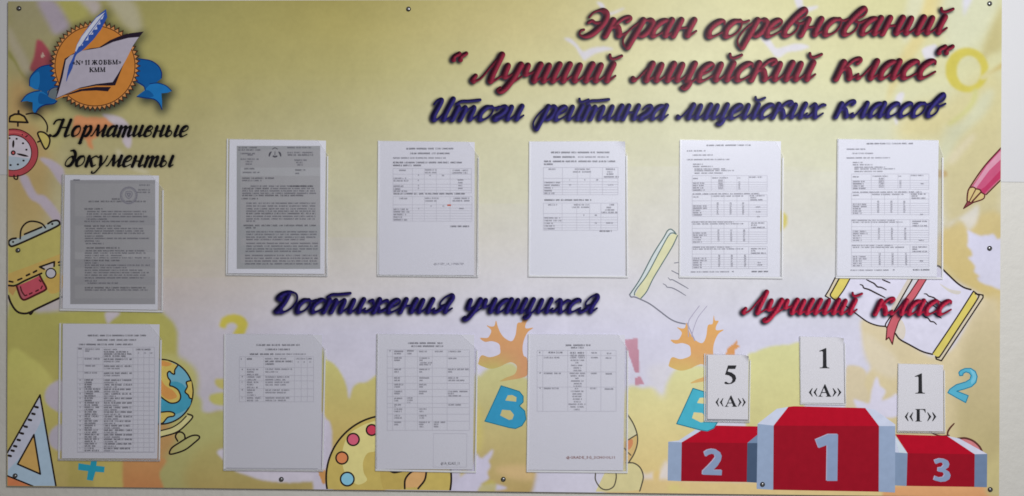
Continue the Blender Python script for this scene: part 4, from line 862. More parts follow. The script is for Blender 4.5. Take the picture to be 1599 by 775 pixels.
def heads():
    s = set_line(G, [('Экран', 903, 1090, 56.5, 56, 24.5), ('соревнований', 1100.5, 1491, 57.5, 51, 24.5)], SL, .345, .12)
    bevel_heading('heading_lettering', 'dark red script reading Экран соревнований', s, *RED, glow=(halo, 1.9, .82, -3.0, 2.1))
    s = set_line(G, [('“', 704, 731.5, 127, 127, 27), ('Лучший', 733.5, 973.5, 127.5, 126.5, 26), ('лицейский', 984, 1285.5, 126.5, 124, 26), ('класс', 1299.5, 1463, 123.5, 121, 26), ('“', 1461.5, 1491, 116, 116, 27)], SL, .345, .12)
    bevel_heading('heading_lettering', 'dark red script reading Лучший лицейский класс in quotation marks', s, *RED, glow=(halo, 1.9, .82, -3.0, 2.1))
    s = set_line(G, [('Итоги', 672, 820, 187.5, 186.5, 20.5), ('рейтинга', 831, 1045.5, 187, 185.5, 20.5), ('лицейских', 1055, 1291, 185, 182.8, 20.5), ('классов', 1300.5, 1478, 182.6, 181, 20.5)], SL, .35, .125)
    bevel_heading('heading_lettering', 'blue script reading Итоги рейтинга лицейских классов', s, *BLU, glow=(halo, 1.8, .82, -2.5, 1.9))
    s = set_line(G, [('Достижения', 427, 711.5, 487.3, 487.3, 19.5), ('учащихся', 721, 937.5, 487.3, 487.3, 19.5)], SL, .35, .125)
    bevel_heading('heading_lettering', 'dark blue script reading Достижения учащихся', s, *BLU2, glow=(halo, 1.8, .82, -2.3, 1.9))
    s = set_line(G, [('Лучший', 1157, 1348, 489, 489.5, 20.5), ('класс', 1362, 1487, 490.5, 490.5, 20.5)], SL, .345, .12)
    bevel_heading('heading_lettering', 'bright red script reading Лучший класс', s, *RD2, glow=(halo, 1.8, .85, -3.0, 2.3))
    s = set_line(K, [('Нормативные', 79, 295, 213, 213.2, 16), ('документы', 101, 273, 259.8, 260.2, 16)], .3, .27, .1)
    bk = lin((22, 20, 24)); bevel_heading('heading_lettering', 'black italic lettering reading Нормативные документы', s, bk, bk * 1.8, bk * .6, glow=(halo, 1.2, .35, 0, 0))
heads()
# soft dark halo printed round the emblem
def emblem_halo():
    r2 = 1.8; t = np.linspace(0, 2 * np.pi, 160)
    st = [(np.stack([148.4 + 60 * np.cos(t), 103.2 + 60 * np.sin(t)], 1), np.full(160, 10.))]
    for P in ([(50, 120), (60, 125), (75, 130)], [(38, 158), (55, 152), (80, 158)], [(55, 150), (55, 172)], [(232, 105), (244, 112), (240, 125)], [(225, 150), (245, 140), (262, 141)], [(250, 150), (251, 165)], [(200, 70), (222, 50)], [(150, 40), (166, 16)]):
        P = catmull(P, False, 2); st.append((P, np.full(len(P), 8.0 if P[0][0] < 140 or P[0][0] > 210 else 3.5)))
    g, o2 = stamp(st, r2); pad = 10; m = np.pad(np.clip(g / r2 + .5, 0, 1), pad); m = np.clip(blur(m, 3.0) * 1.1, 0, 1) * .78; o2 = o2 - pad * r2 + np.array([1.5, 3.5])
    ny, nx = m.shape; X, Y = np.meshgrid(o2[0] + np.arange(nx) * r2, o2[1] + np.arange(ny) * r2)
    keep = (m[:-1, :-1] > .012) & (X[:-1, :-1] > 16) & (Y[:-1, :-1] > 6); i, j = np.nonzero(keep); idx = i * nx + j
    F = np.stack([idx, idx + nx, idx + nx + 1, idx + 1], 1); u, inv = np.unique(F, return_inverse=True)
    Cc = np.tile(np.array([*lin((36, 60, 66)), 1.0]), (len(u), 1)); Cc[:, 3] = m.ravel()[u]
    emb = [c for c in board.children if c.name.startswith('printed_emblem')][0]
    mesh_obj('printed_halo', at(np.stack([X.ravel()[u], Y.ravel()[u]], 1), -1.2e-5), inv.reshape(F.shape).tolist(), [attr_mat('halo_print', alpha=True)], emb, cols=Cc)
emblem_halo()

# ------------------------------------------------------------------ screws with dark caps
CAP = noise_mat('dark_screw_cap', lin((44, 42, 42)), 200, .1, .45, 0, .5)
def metal(name, c, rough):
    m, nt, b = new_mat(name); b.inputs['Base Color'].default_value = (*c, 1); b.inputs['Metallic'].default_value = 1; b.inputs['Roughness'].default_value = rough
    tc = nt.nodes.new('ShaderNodeTexCoord'); n = nt.nodes.new('ShaderNodeTexNoise'); n.inputs['Scale'].default_value = 300
    nt.links.new(tc.outputs['Object'], n.inputs['Vector']); mr = nt.nodes.new('ShaderNodeMapRange'); mr.inputs['To Min'].default_value = rough * .7; mr.inputs['To Max'].default_value = rough * 1.3
    nt.links.new(n.outputs['Fac'], mr.inputs['Value']); nt.links.new(mr.outputs['Result'], b.inputs['Roughness']); return m
STEEL = metal('screw_steel', (.55, .55, .57), .35)
def lathe(prof, n=24):
    V = []; F = []
    for r, y in prof:
        for k in range(n):
            t = 2 * math.pi * k / n; V.append((r * math.cos(t), y, r * math.sin(t)))
    for i in range(len(prof) - 1):
        for k in range(n):
            j = (k + 1) % n; F.append([i * n + k, i * n + j, (i + 1) * n + j, (i + 1) * n + k])
    F.append([(len(prof) - 1) * n + k for k in range(n)])
    return V, F
def screws():
    ring = lathe([(.0060, -.0002), (.0061, -.0014), (.0054, -.0024), (.0040, -.0026), (.0034, -.0019)])
    head = lathe([(.0035, -.0016), (.0033, -.0021), (.0022, -.0026), (.0008, -.0028)], 20)
    w, l = .00035, .0019
    slot = []; SF = []
    for (a, b) in ((w, l), (l, w)):
        k = len(slot); slot += [(-a, -.0029, -b), (a, -.0029, -b), (a, -.0029, b), (-a, -.0029, b), (-a, -.0024, -b), (a, -.0024, -b), (a, -.0024, b), (-a, -.0024, b)]
        if a < b: pass
        SF += [[k, k + 1, k + 2, k + 3], [k, k + 4, k + 5, k + 1], [k + 1, k + 5, k + 6, k + 2], [k + 2, k + 6, k + 7, k + 3], [k + 3, k + 7, k + 4, k]]
    slot = [(x, y - (.00003 if i >= 8 else 0), z) for i, (x, y, z) in enumerate(slot)]
    me = {}
    for nm, (V, F), m in (('screw_cap', ring, CAP), ('screw_head', head, STEEL), ('screw_slot', (slot, SF), CAP)):
        d = bpy.data.meshes.new(nm); d.from_pydata([tuple(v) for v in V], [], F); d.materials.append(m)
        if nm != 'screw_slot': d.polygons.foreach_set('use_smooth', [True] * len(d.polygons))
        me[nm] = d
    for i, (x, y) in enumerate(((30, 13.5), (638, 14.5), (1545, 6), (28.5, 391), (1545, 388), (24, 743), (439.5, 748.5), (786, 748.5), (1190.5, 756.5), (1546, 764.5))):
        p = at([[x, y]])[0] - np.array([0, 0, -BH / 2])
        c = bpy.data.objects.new('screw', me['screw_cap']); COL.objects.link(c); c.parent = board; c.location = p; 
        for nm in ('screw_head', 'screw_slot'):
            h = bpy.data.objects.new(nm, me[nm]); COL.objects.link(h); h.parent = c; h.rotation_euler = (0, rng.uniform(0, 1.5), 0)
        c.scale = (.86, 1, .86)
screws()

# ------------------------------------------------------------------ paper sheets in clear pockets
PAPER = noise_mat('white_paper', lin((225, 225, 235)), 7, .018, .75, .10, .2, bscale=14)
PAPERB = noise_mat('thin_card_paper', lin((226, 224, 230)), 9, .02, .7, .12, .2, bscale=18)
SHADED_PAPERS = {k: noise_mat('white_paper', lin((226 * f, 225 * f, 236 * f)), 7, .025, .75, .12, .2, bscale=12) for k, f in (('dim', .96), ('dimmer', .945), ('soft', .975))}  # paper colour darkened to stand in for weaker light on these sheets
CLEAR = clear_mat('clear_pocket_plastic', .0, .022, .16)
BACKC = clear_mat('clear_back_plastic', .02, .08, .2)
TAPE = clear_mat('milky_tape', .84, .96, .35, milk=(.86, .86, .88))
EDGE = clear_mat('frosted_cut_edge', .12, .32, .3, milk=(.9, .9, .93))
DEDGE = noise_mat('grey_edge_line', lin((104, 102, 112)), 50, .1, .6, 0)
GRAYCOPY = None
T_DARK = ink(tuple(lin((84, 82, 92))), .6); T_MID = ink(tuple(lin((136, 134, 146))), .6); T_LITE = ink(tuple(lin((156, 154, 166))), .6); T_GRID = ink(tuple(lin((192, 190, 202))), .6); T_BOLD = ink(tuple(lin((96, 94, 106))), .6)
T_BLACK = ink(tuple(lin((24, 24, 30))), .6); T_BROWN = ink(tuple(lin((140, 82, 76))), .6); T_RED = ink(tuple(lin((200, 96, 70))), .6)

class Text:
    def __init__(s, y): s.V = []; s.F = []; s.M = []; s.mats = []; s.y = y
    def quad(s, P, m, dy=0.0):
        if m not in s.mats: s.mats.append(m)
        b = len(s.V); s.V += [(p[0], p[1], dy) for p in P]; s.F.append([b, b + 1, b + 2, b + 3]); s.M.append(s.mats.index(m))
    def rect(s, x0, y0, x1, y1, m, dy=0.0): s.quad([(x0, y0), (x0, y1), (x1, y1), (x1, y0)], m, dy)
    def line(s, x0, y0, x1, y1, w, m, dy=0.0):
        dx, dy_ = x1 - x0, y1 - y0; L = math.hypot(dx, dy_) or 1; nx, ny = -dy_ / L * w / 2, dx / L * w / 2
        s.quad([(x0 + nx, y0 + ny), (x0 - nx, y0 - ny), (x1 - nx, y1 - ny), (x1 + nx, y1 + ny)][::-1], m, dy)
    def small(s, x0, x1, y, h, m, r, tilt=0.0):
        """one line of tiny unreadable type: strokes the size of letters, broken into words"""
        x = x0; word = r.uniform(4, 9); n = 0; w = h * .78
        while x < x1 - w * .5:
            yy = y + tilt * (x - x0); k = r.random(); hh = h * (1.0 if k < .8 else 1.35)
            st = h * .22
            s.rect(x, yy - hh / 2, x + st, yy + h / 2, m)
            if k < .75: s.rect(x + w * .55, yy - h / 2, x + w * .55 + st, yy + h / 2, m)
            if k < .45: s.rect(x + st, yy - (h / 2 if k < .2 else .1 * h), x + w * .55, yy - (h / 2 if k < .2 else .1 * h) + st * .9, m)
            elif k > .6: s.rect(x + st, yy + h / 2 - st, x + w * .55, yy + h / 2, m)
            x += w; n += 1
            if n > word: x += w * .9; n = 0; word = r.uniform(2, 10)
    def build(s, name, parent):
        V = np.array(s.V); W = at(V[:, :2]); W[:, 1] = s.y - V[:, 2]
        return mesh_obj(name, W, s.F, s.mats, parent, s.M)
def font_text(T, txt, x0, x1, ymid, h, m, offset=0.0, shear=0.0, dy=1e-5):
    """readable small lettering set with the built-in font, fitted between x0 and x1 (px)"""
    c = bpy.data.curves.new('t', 'FONT'); c.body = txt; c.size = 1; c.resolution_u = 1; c.offset = offset; c.shear = shear
    o = bpy.data.objects.new('t', c); COL.objects.link(o); bpy.context.view_layer.update()
    me = bpy.data.meshes.new_from_object(o); co = np.zeros(len(me.vertices) * 3); me.vertices.foreach_get('co', co); co = co.reshape(-1, 3)
    if len(co):
        lo, hi = co.min(0), co.max(0); sx = (x1 - x0) / (hi[0] - lo[0]); sy = h / .73
        if m not in T.mats: T.mats.append(m)
        b = len(T.V); T.V += [(x0 + (p[0] - lo[0]) * sx, ymid + h / 2 - p[1] * sy, dy) for p in co]
        for f in me.polygons: T.F.append([b + i for i in f.vertices]); T.M.append(T.mats.index(m))
    bpy.data.objects.remove(o); bpy.data.meshes.remove(me); bpy.data.curves.remove(c)

def tw(P, y):
    w = at(P); return [(a, c) for a, _, c in w]
def bil(q, u, v):
    tl, tr, br, bl = [np.array(p, float) for p in q]
    return (tl * (1 - u) + tr * u) * (1 - v) + (bl * (1 - u) + br * u) * v
def pocket(q, cut, label, group, kind='document_pocket', tape=3.2, notch=None, th=.0022, edge_w=.7):
    """q: TL TR BR BL in photo px; cut: how far the upper right corner is cut off"""
    c = at([bil(q, .5, 1)])[0]; root = empty(kind, label, 'plastic pocket', tuple(c), group)
    tl, tr, br, bl = [np.array(p, float) for p in q]; cw, ch = cut
    ct = tr + (tl - tr) / np.linalg.norm(tl - tr) * cw; cr = tr + (br - tr) / np.linalg.norm(br - tr) * ch
    out = [tl, ct, cr, br, bl] if cw else [tl, tr, br, bl]
    yb = -0.0017
    slab('back_sheet', tw(out, 0), yb, yb - .0003, BACKC, root, 0)
    yf = yb - th
    slab('front_cover', tw(out, 0), yf + .0004, yf, CLEAR, root, 0.00012)
    # tape strips: left, right, bottom
    u = (tr - tl) / np.linalg.norm(tr - tl); d = (bl - tl) / np.linalg.norm(bl - tl)
    def strip(P): slab('tape_strip', tw(P, 0), yb - .0003, yf + .0004, TAPE, root, 0)
    k = .4
    strip([tl + u * k + d * k, tl + u * (tape * .75), bl + u * (tape * .75) - d * tape, bl + u * k - d * tape]); top = cr if cw else tr
    strip([top - u * tape * .75 + d, top - u * k + d, br - u * k - d * tape, br - u * tape * .75 - d * tape]); strip([bl + u * k - d * (tape - .3), br - u * k - d * (tape - .3), br - u * k - d * k, bl + u * k - d * k])
    # the cut edges of the front cover catch and hold light
    T = Text(yf - .00004)
    pts = out + [out[0]]
    V = []; F = []
    for i in range(len(pts) - 1):
        a, b = pts[i], pts[i + 1]; L = np.linalg.norm(b - a); n = np.array([-(b - a)[1], (b - a)[0]]) / L * (edge_w / 2); s = (b - a) / L * edge_w * .6
        T.quad([a + s + n, b - s + n, b - s - n, a + s - n], EDGE)
    T.build('cut_edge', root)
    return root
def sheet(q, label, cat, y=-0.0025, curl=0.0, csize=.16, mat=None, group=None, name='paper_sheet', sag=.0):
    c = at([bil(q, .5, 1)])[0]; root = empty(name, label, cat, (c[0], y, c[2]), group)
    n, m = 40, 52; V = []; F = []
    for j in range(m + 1):
        for i in range(n + 1):
            u, v = i / n, j / m; px = bil(q, u, v); lift = 0
            if curl:
                s = ((u - (1 - csize)) / csize) + ((csize * .72 - v) / (csize * .72)); s = max(0, s - .9)
                lift = curl * s * s
                if s > 0: px = px + np.array([-0.9, 0.9]) * (curl / .006) * s * s
            w = at([px])[0]; V.append((w[0], y - lift + .00012 * math.sin(u * 7 + v * 3) * 1, w[2]))
    for j in range(m):
        for i in range(n):
            a = j * (n + 1) + i; F.append([a, a + n + 1, a + n + 2, a + 1])
    mesh_obj('paper', V, F, [mat or PAPER], root, smooth=True)
    return root
def crop(ox, oy, s): return lambda L: [((x0 / s + ox), (x1 / s + ox), (y / s + oy), *r) for x0, x1, y, *r in L]
def fill(T, L, h=2.3, seed=1, tilt=0.0, darker=0):
    r = random.Random(seed)
    for x0, x1, y, *st in L:
        b = st[0] if st else 0
        m = (T_MID, T_BOLD, T_DARK)[min(2, b + darker)]
        T.small(x0, x1, y, h * (1.12 if b else 1), m, r, tilt)
def grid(T, ox, oy, s, xs, ys, m=None, w=.55):
    X = [x / s + ox for x in xs]; Y = [y / s + oy for y in ys]; m = m or T_GRID
    for x in X: T.line(x, Y[0], x, Y[-1], w, m, 3e-6)
    for y in Y: T.line(X[0], y, X[-1], y, w, m, 6e-6)

GP = 'clear pockets on the board holding printed sheets'; GS = 'printed sheets in the clear pockets'
YT = -0.0025 - .00035
def doc(q, pq, pocket_label, paper_label, cut, drawer, curl=0.0, csize=.16, paper=None):
    pocket(q, cut, pocket_label, GP)
    r = sheet(pq, paper_label, 'paper sheet', curl=curl, csize=csize, group=GS, mat=SHADED_PAPERS.get(paper))
    drawer(r)

# upper left, grey photocopy with round stamp
def dA(r):
    P = lambda L: crop(80, 260, 3.368)(L)
    global COPYM
    COPYM = noise_mat('photocopy_grey', lin((170, 169, 173)), 30, .05, .7, 0, .2)
    lt = noise_mat('photocopy_light', lin((178, 177, 181)), 30, .05, .7, 0, .2); dk = noise_mat('photocopy_dark', lin((163, 162, 167)), 30, .05, .7, 0, .2)
    T = Text(YT + .0001)
    T.rect(110.8, 281.5, 243.2, 475, COPYM)
    for y0, y1, m in ((281.5, 287, dk), (338, 352, dk), (394, 405, lt), (405, 418, dk), (432, 445, dk), (466, 475, dk)): T.rect(110.8, y0, 243.2, y1, m, 1e-5)
    T.rect(110.8, 281.5, 118, 475, dk, 2e-5)
    T.build('photocopy_area', r)
    T = Text(YT)
    fill(T, P([(120, 158, 72), (465, 525, 99), (460, 525, 124), (455, 525, 137), (322, 375, 172, 1), (200, 498, 185, 1), (178, 275, 224, 1), (192, 512, 238), (190, 490, 251), (190, 510, 264), (190, 300, 278), (178, 490, 290), (178, 368, 314, 1), (185, 495, 327), (180, 490, 340), (180, 495, 352), (180, 275, 367), (180, 515, 379), (180, 265, 393), (185, 280, 406), (190, 360, 429, 1), (185, 500, 444), (180, 498, 456), (180, 375, 469), (180, 525, 481), (178, 365, 495, 1), (180, 255, 508), (180, 520, 520), (180, 400, 533), (180, 485, 546), (180, 515, 559), (180, 498, 572), (180, 490, 586), (180, 245, 602), (195, 355, 614), (180, 498, 638, 1), (180, 512, 650)]), 2.2, 3, darker=1)
    T.build('printed_text', r)
    A = Art(YT - 2e-5); c = (80 + 411 / 3.368, 260 + 153 / 3.368)
    for rr, w in ((13, 1.1), (10.6, .6)):
        A.lines([S([(c[0] + rr * math.cos(t), c[1] + rr * math.sin(t)) for t in np.linspace(0, 6.1, 20)], w, closed=True)], T_MID, .6)
    A.lines([S([(c[0] - 4, c[1] - 6), (c[0] + 4, c[1] - 6), (c[0] + 5, c[1]), (c[0], c[1] + 5), (c[0] - 5, c[1]), (c[0] - 4, c[1] - 6)], .9), S([(c[0] - 2.5, c[1] - 3), (c[0] + 2.5, c[1] - 3), (c[0], c[1] + 2), (c[0] - 2, c[1] - 2)], 1.4)] +
            [S([(c[0] + 11.7 * math.cos(t), c[1] + 11.7 * math.sin(t)), (c[0] + 12.4 * math.cos(t + .05), c[1] + 12.4 * math.sin(t + .05))], .8) for t in np.linspace(0, 6.2, 30)], T_MID, .5)
    A.build('round_stamp', r)
doc([(97.8, 272), (257, 273.5), (255.5, 488), (94, 485.3)], [(102, 273.5), (249, 274.5), (247, 484), (98.5, 482)], 'clear pocket holding the upper grey photocopy, under the black heading at left', 'sheet with a grey photocopied page and round stamp, under the black heading', (20, 23), dA)

def dB(r):
    P = lambda L: crop(330, 200, 3.229)(L)
    lt = noise_mat('photocopy_light', lin((178, 178, 182)), 30, .05, .7, 0, .2); dk = noise_mat('photocopy_dark', lin((165, 166, 170)), 30, .05, .7, 0, .2)
    T = Text(YT + .0001); x0, x1, y0, y1 = 370.4, 500.6, 228.3, 420
    T.rect(x0, y0, x1, y1, COPYM)
    for a, b, m in ((228.3, 234, dk), (262, 275, lt), (352, 372, dk), (384, 398, dk), (410, 420, dk)): T.rect(x0, a, x1, b, m, 1e-5)
    T.rect(x0, y0, x0 + 6, y1, dk, 2e-5)
    T.build('photocopy_area', r); T = Text(YT)
    L = [(140, 235, 100), (138, 258, 112), (150, 225, 130), (185, 215, 137), (150, 243, 158), (175, 212, 170), (175, 210, 183), (385, 510, 100), (385, 515, 125), (387, 515, 137, 1), (420, 485, 163), (430, 465, 175), (435, 465, 187), (168, 218, 206, 1), (160, 245, 225), (425, 478, 213, 1), (425, 447, 230), (158, 325, 254, 1), (158, 255, 266), (200, 515, 294), (400, 515, 294, 1), (158, 290, 306, 1), (300, 525, 306), (158, 525, 318), (158, 528, 330), (158, 470, 341, 1), (155, 235, 357, 1)]
    L += [(178, 528, y, 1 if y in (432,) else 0) for y in (380, 394, 408, 420, 432, 446, 459)] + [(178, 222, 470), (165, 530, 492, 1), (175, 225, 504, 1)] + [(178, 535, y) for y in (524, 537, 551)] + [(178, 475, 563)] + [(178, 538, y) for y in (582, 596, 610)] + [(175, 455, 622)] + [(172, 540, y) for y in (643, 657, 671, 685)]
    fill(T, P(L), 2.3, 5, darker=1); T.build('printed_text', r)
    A = Art(YT - 2e-5); cx, cy = 330 + 323 / 3.229, 200 + 130 / 3.229
    A.lines([S([(cx - 9, cy + 4), (cx - 8, cy), (cx - 6, cy - 2.5)], 2.0, .4), S([(cx + 9, cy + 4), (cx + 8, cy), (cx + 6, cy - 2.5)], 2.0, .4), S([(cx - 2.5, cy + 4.2), (cx, cy + 5), (cx + 2.5, cy + 4.2)], 1.9), S([(cx, cy - 3), (cx, cy + 2)], .8), S([(cx - 4, cy - 7), (cx, cy - 9), (cx + 4, cy - 7)], .9)], T_DARK, .6); A.build('printed_crest', r)
doc([(354.8, 217), (513.5, 219.5), (512.3, 432.2), (353.2, 430.5)], [(359, 218), (509.5, 220), (507, 428), (356.5, 427)], 'clear pocket holding the upper photocopy left of the table sheets', 'sheet with a grey photocopied letter and dark crest at its top', (17, 24), dB)

def dC(r):
    P = lambda L: crop(580, 210, 3.37)(L); T = Text(YT)
    L = [(115, 395, 125), (115, 480, 149, 1), (115, 260, 164, 1), (147, 185, 190), (283, 345, 188), (283, 345, 202), (428, 512, 190), (425, 512, 203), (246, 252, 215), (307, 314, 217), (372, 384, 217), (118, 185, 232), (118, 195, 245), (118, 170, 273), (118, 155, 288), (118, 190, 300), (245, 252, 243), (246, 252, 270), (246, 252, 285), (455, 487, 240), (457, 480, 255), (458, 480, 270), (457, 483, 284), (118, 495, 313, 1), (148, 188, 338), (283, 355, 337), (283, 345, 351), (433, 517, 337), (428, 517, 350), (247, 256, 390), (312, 318, 378), (375, 388, 378), (463, 485, 390), (118, 195, 395), (118, 200, 408), (118, 182, 422), (118, 165, 436), (118, 192, 450), (415, 515, 484, 1), (185, 437, 76, 1), (205, 413, 101, 1)]
    fill(T, P(L), 2.3, 7); grid(T, 580, 210, 3.37, [115, 217, 280, 343, 415, 527], [180, 210, 236, 263, 280, 294, 308]); grid(T, 580, 210, 3.37, [115, 217, 280, 343, 415, 530], [328, 371, 388, 402, 416, 430, 444, 457])
    T.rect(580 + 400 / 3.37, 210 + 369 / 3.37, 580 + 419 / 3.37, 210 + 377 / 3.37, T_RED, 2e-5)
    font_text(T, '@LYCEY_1A_11MEKTEP', 580 + 328 / 3.37, 580 + 487 / 3.37, 210 + 681 / 3.37, 3.4, T_MID); T.build('printed_text', r)
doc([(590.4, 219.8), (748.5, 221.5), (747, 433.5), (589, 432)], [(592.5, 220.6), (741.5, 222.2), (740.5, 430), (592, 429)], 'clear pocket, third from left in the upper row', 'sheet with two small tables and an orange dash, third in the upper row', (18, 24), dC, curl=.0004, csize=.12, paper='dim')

def dD(r):
    P = lambda L: crop(810, 210, 3.37)(L); T = Text(YT)
    L = [(170, 485, 96, 1), (182, 305, 120, 1), (312, 475, 120), (133, 510, 143, 1), (133, 182, 158, 1), (157, 197, 184), (295, 370, 184), (285, 383, 198), (458, 513, 184), (465, 503, 198), (462, 502, 210), (448, 525, 224), (267, 271, 240), (345, 350, 240), (407, 418, 240), (264, 274, 266), (470, 500, 266), (135, 218, 254), (135, 222, 268), (135, 182, 282), (135, 185, 297), (135, 187, 311), (135, 380, 346, 1), (155, 200, 371), (290, 370, 371), (280, 378, 384), (478, 505, 371), (462, 485, 385), (455, 503, 398), (435, 517, 411), (265, 268, 426), (340, 345, 426), (400, 410, 426), (400, 414, 466), (460, 495, 466), (135, 220, 440), (135, 222, 454), (135, 185, 468), (135, 187, 482), (135, 187, 497), (425, 490, 509, 1)]
    fill(T, P(L), 2.3, 9); grid(T, 810, 210, 3.37, [130, 230, 308, 375, 440, 522], [175, 232, 250, 264, 278, 292, 306, 318]); grid(T, 810, 210, 3.37, [130, 228, 305, 373, 432, 520], [362, 417, 436, 450, 464, 478, 492, 505]); T.build('printed_text', r)
doc([(826, 220.8), (979.5, 220.5), (980.8, 434), (824.5, 432.7)], [(828, 221.5), (976.5, 221), (976, 431), (826.5, 430)], 'clear pocket beside the faint book drawing, fourth in the upper row', 'sheet with two tables and a curled grey corner, fourth in the upper row', (14, 22), dD, curl=.006, csize=.13)

def tables(T, f, n0, seed, tilt):
    r = random.Random(seed); L = [(178, 415, 59, 1), (75, 175, 88), (105, 212, 110), (75, 298, 134), (107, 160, 158), (107, 210, 170), (115, 275, 183), (115, 325, 192), (115, 265, 205), (107, 140, 233), (208, 290, 230), (340, 357, 230), (400, 475, 226)]
    L += [(107, x, y) for x, y in ((168, 258), (163, 270), (163, 282), (172, 294))] + [(240, 265, y) for y in range(242, 296, 9)] + [(346, 354, y) for y in range(252, 295, 9)]
    L += [(105, 460, 314, 0), (107, 140, 330), (205, 370, 326), (405, 483, 324), (408, 440, 334), (408, 480, 345)]
    for b, k in ((378, 0), (520, 1), (653, 2)):
        L += [(107, x, b + y) for x, y in ((180, 0), (182, 11.5), (152, 23), (152, 35), (154, 47))]; L += [(x, x + 8, y) for x in (232 + 4 * k, 300 + 3 * k, 366 + 5 * k) for y in np.arange(b - 16, b + 48, 8.2)]
    L += [(100, 325, 462, 0), (107, 370, 472), (412, 490, 467), (412, 445, 478), (412, 487, 490), (103, 310, 594, 0), (107, 370, 604), (412, 492, 602), (412, 440, 613), (412, 490, 625)] + n0 + [(95, 300, 724), (312, 320, 722), (415, 500, 722, 1)]
    fill(T, f(L), 2.0, seed, tilt)
def dE(r):
    T = Text(YT); tables(T, crop(1050, 210, 3.37), [(437, 465, 383), (437, 465, 408), (443, 458, 433), (447, 465, 675), (445, 470, 687)], 11, -.006)
    for ys in ([218, 252, 265, 277, 288, 299], [318, 350, 372, 384, 396, 408, 420, 432], [458, 495, 514, 526, 538, 551, 563, 575], [590, 630, 647, 659, 671, 683, 695, 706]): grid(T, 1050, 210, 3.37, [103, 203, 270, 338, 400, 497], ys)
    T.build('printed_text', r)
doc([(1061, 218.5), (1223.5, 221), (1222, 435.7), (1059.8, 434)], [(1063, 219), (1219, 221), (1217, 432.5), (1062, 431)], 'clear pocket over the yellow ochre spot, fifth in the upper row', 'sheet of four small tables hanging over the faint book drawing', (13, 25), dE)
def dF(r):
    T = Text(YT); f0 = crop(1290, 210, 3.37); g = lambda L: f0([((x0 - 100) * 1.025 + 131, (x1 - 100) * 1.025 + 131, y - 9, *r_) for x0, x1, y, *r_ in L])
    tables(T, g, [(455, 468, 269), (452, 468, 431), (445, 470, 566), (450, 468, 675)], 13, -.004)
    for ys in ([209, 243, 256, 268, 279, 290], [309, 341, 363, 375, 387, 399, 411, 423], [449, 486, 505, 517, 529, 542, 554, 566], [581, 621, 638, 650, 662, 674, 686, 697]): grid(T, 1290, 210, 3.37, [131, 235, 305, 375, 439, 538], ys)
    T.build('printed_text', r)
doc([(1306.3, 217), (1472.5, 219.5), (1471.8, 436.2), (1304, 434.7)], [(1308.5, 217.8), (1465, 219.5), (1462, 432.5), (1306.5, 431.2)], 'clear pocket nearest the pink pencil, last in the upper row', 'sheet of four small tables hanging above the open book, nearest the pink pencil', (10, 26), dF, curl=0)

def dG(r):
    P = lambda L: crop(80, 490, 3.3)(L); T = Text(YT)
    L = [(192, 492, 112, 2), (240, 440, 135, 1), (147, 420, 158, 1), (143, 163, 180, 1), (178, 258, 182), (178, 200, 192), (275, 345, 184), (275, 402, 196, 1), (275, 418, 207, 1), (275, 388, 218, 1), (440, 515, 184, 1), (450, 456, 202), (483, 493, 202), (513, 527, 202), (175, 255, 232), (180, 230, 268), (175, 245, 304)]
    for y in (234, 270, 306): L += [(275, 420, y, 1), (275, 362, y + 12)]
    rr = random.Random(4)
    for k, y in enumerate(np.arange(341, 712, 11.7)):
        L.append((175, rr.uniform(208, 258), y, 1))
        L.append((275, 420, y + 1, 1) if k % 2 == 0 else (275, rr.uniform(330, 362), y + 1))
        if k % 2 == 0: L.append((150, 156, y))
    fill(T, P(L), 2.2, 15); grid(T, 80, 490, 3.3, [138, 168, 270, 425, 450, 480, 508, 535], [172, 226, 262, 298, 335] + list(np.arange(358, 712, 23.5)) + [713])
    T.build('printed_text', r)
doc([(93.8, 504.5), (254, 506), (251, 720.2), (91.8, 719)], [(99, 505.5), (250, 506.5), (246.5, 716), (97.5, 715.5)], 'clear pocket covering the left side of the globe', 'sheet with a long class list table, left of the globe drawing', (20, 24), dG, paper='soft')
def dH(r):
    P = lambda L: crop(330, 510, 3.37)(L); T = Text(YT)
    L = [(240, 465, 97, 1), (288, 415, 120, 1), (205, 330, 145, 1), (337, 497, 145), (157, 165, 170), (190, 215, 170, 1), (285, 400, 169, 0), (285, 430, 183, 1), (285, 340, 197, 1), (447, 530, 169), (457, 461, 186), (488, 497, 186), (518, 532, 186)]
    L += [(190, x, y, 0) for x, y in ((250, 225), (228, 238), (250, 252), (262, 265), (238, 279), (252, 293), (228, 305), (250, 320), (235, 334), (225, 347), (240, 360), (268, 375), (252, 388))]
    L += [(287, x, y, 0) for x, y in ((428, 224), (355, 238), (410, 265), (393, 279), (410, 293), (393, 306), (410, 334), (393, 347), (410, 375), (393, 388))] + [(163, 168, y) for y in (225, 263, 292, 333, 374)]
    fill(T, P(L), 2.3, 17); grid(T, 330, 510, 3.37, [150, 182, 278, 440, 475, 507, 540], [158, 215, 257, 285, 327, 368, 395]); T.line(354, 730.5, 497, 731.5, .5, T_MID, 1e-5); T.build('printed_text', r)
doc([(350.5, 521), (510, 522), (505.5, 736.3), (349.5, 734.7)], [(353, 521.5), (503.5, 523), (501.5, 733), (352, 731.5)], 'clear pocket just left of the paint palette', 'sheet with a short five row table, just left of the palette drawing', (22, 24), dH, paper='dimmer')
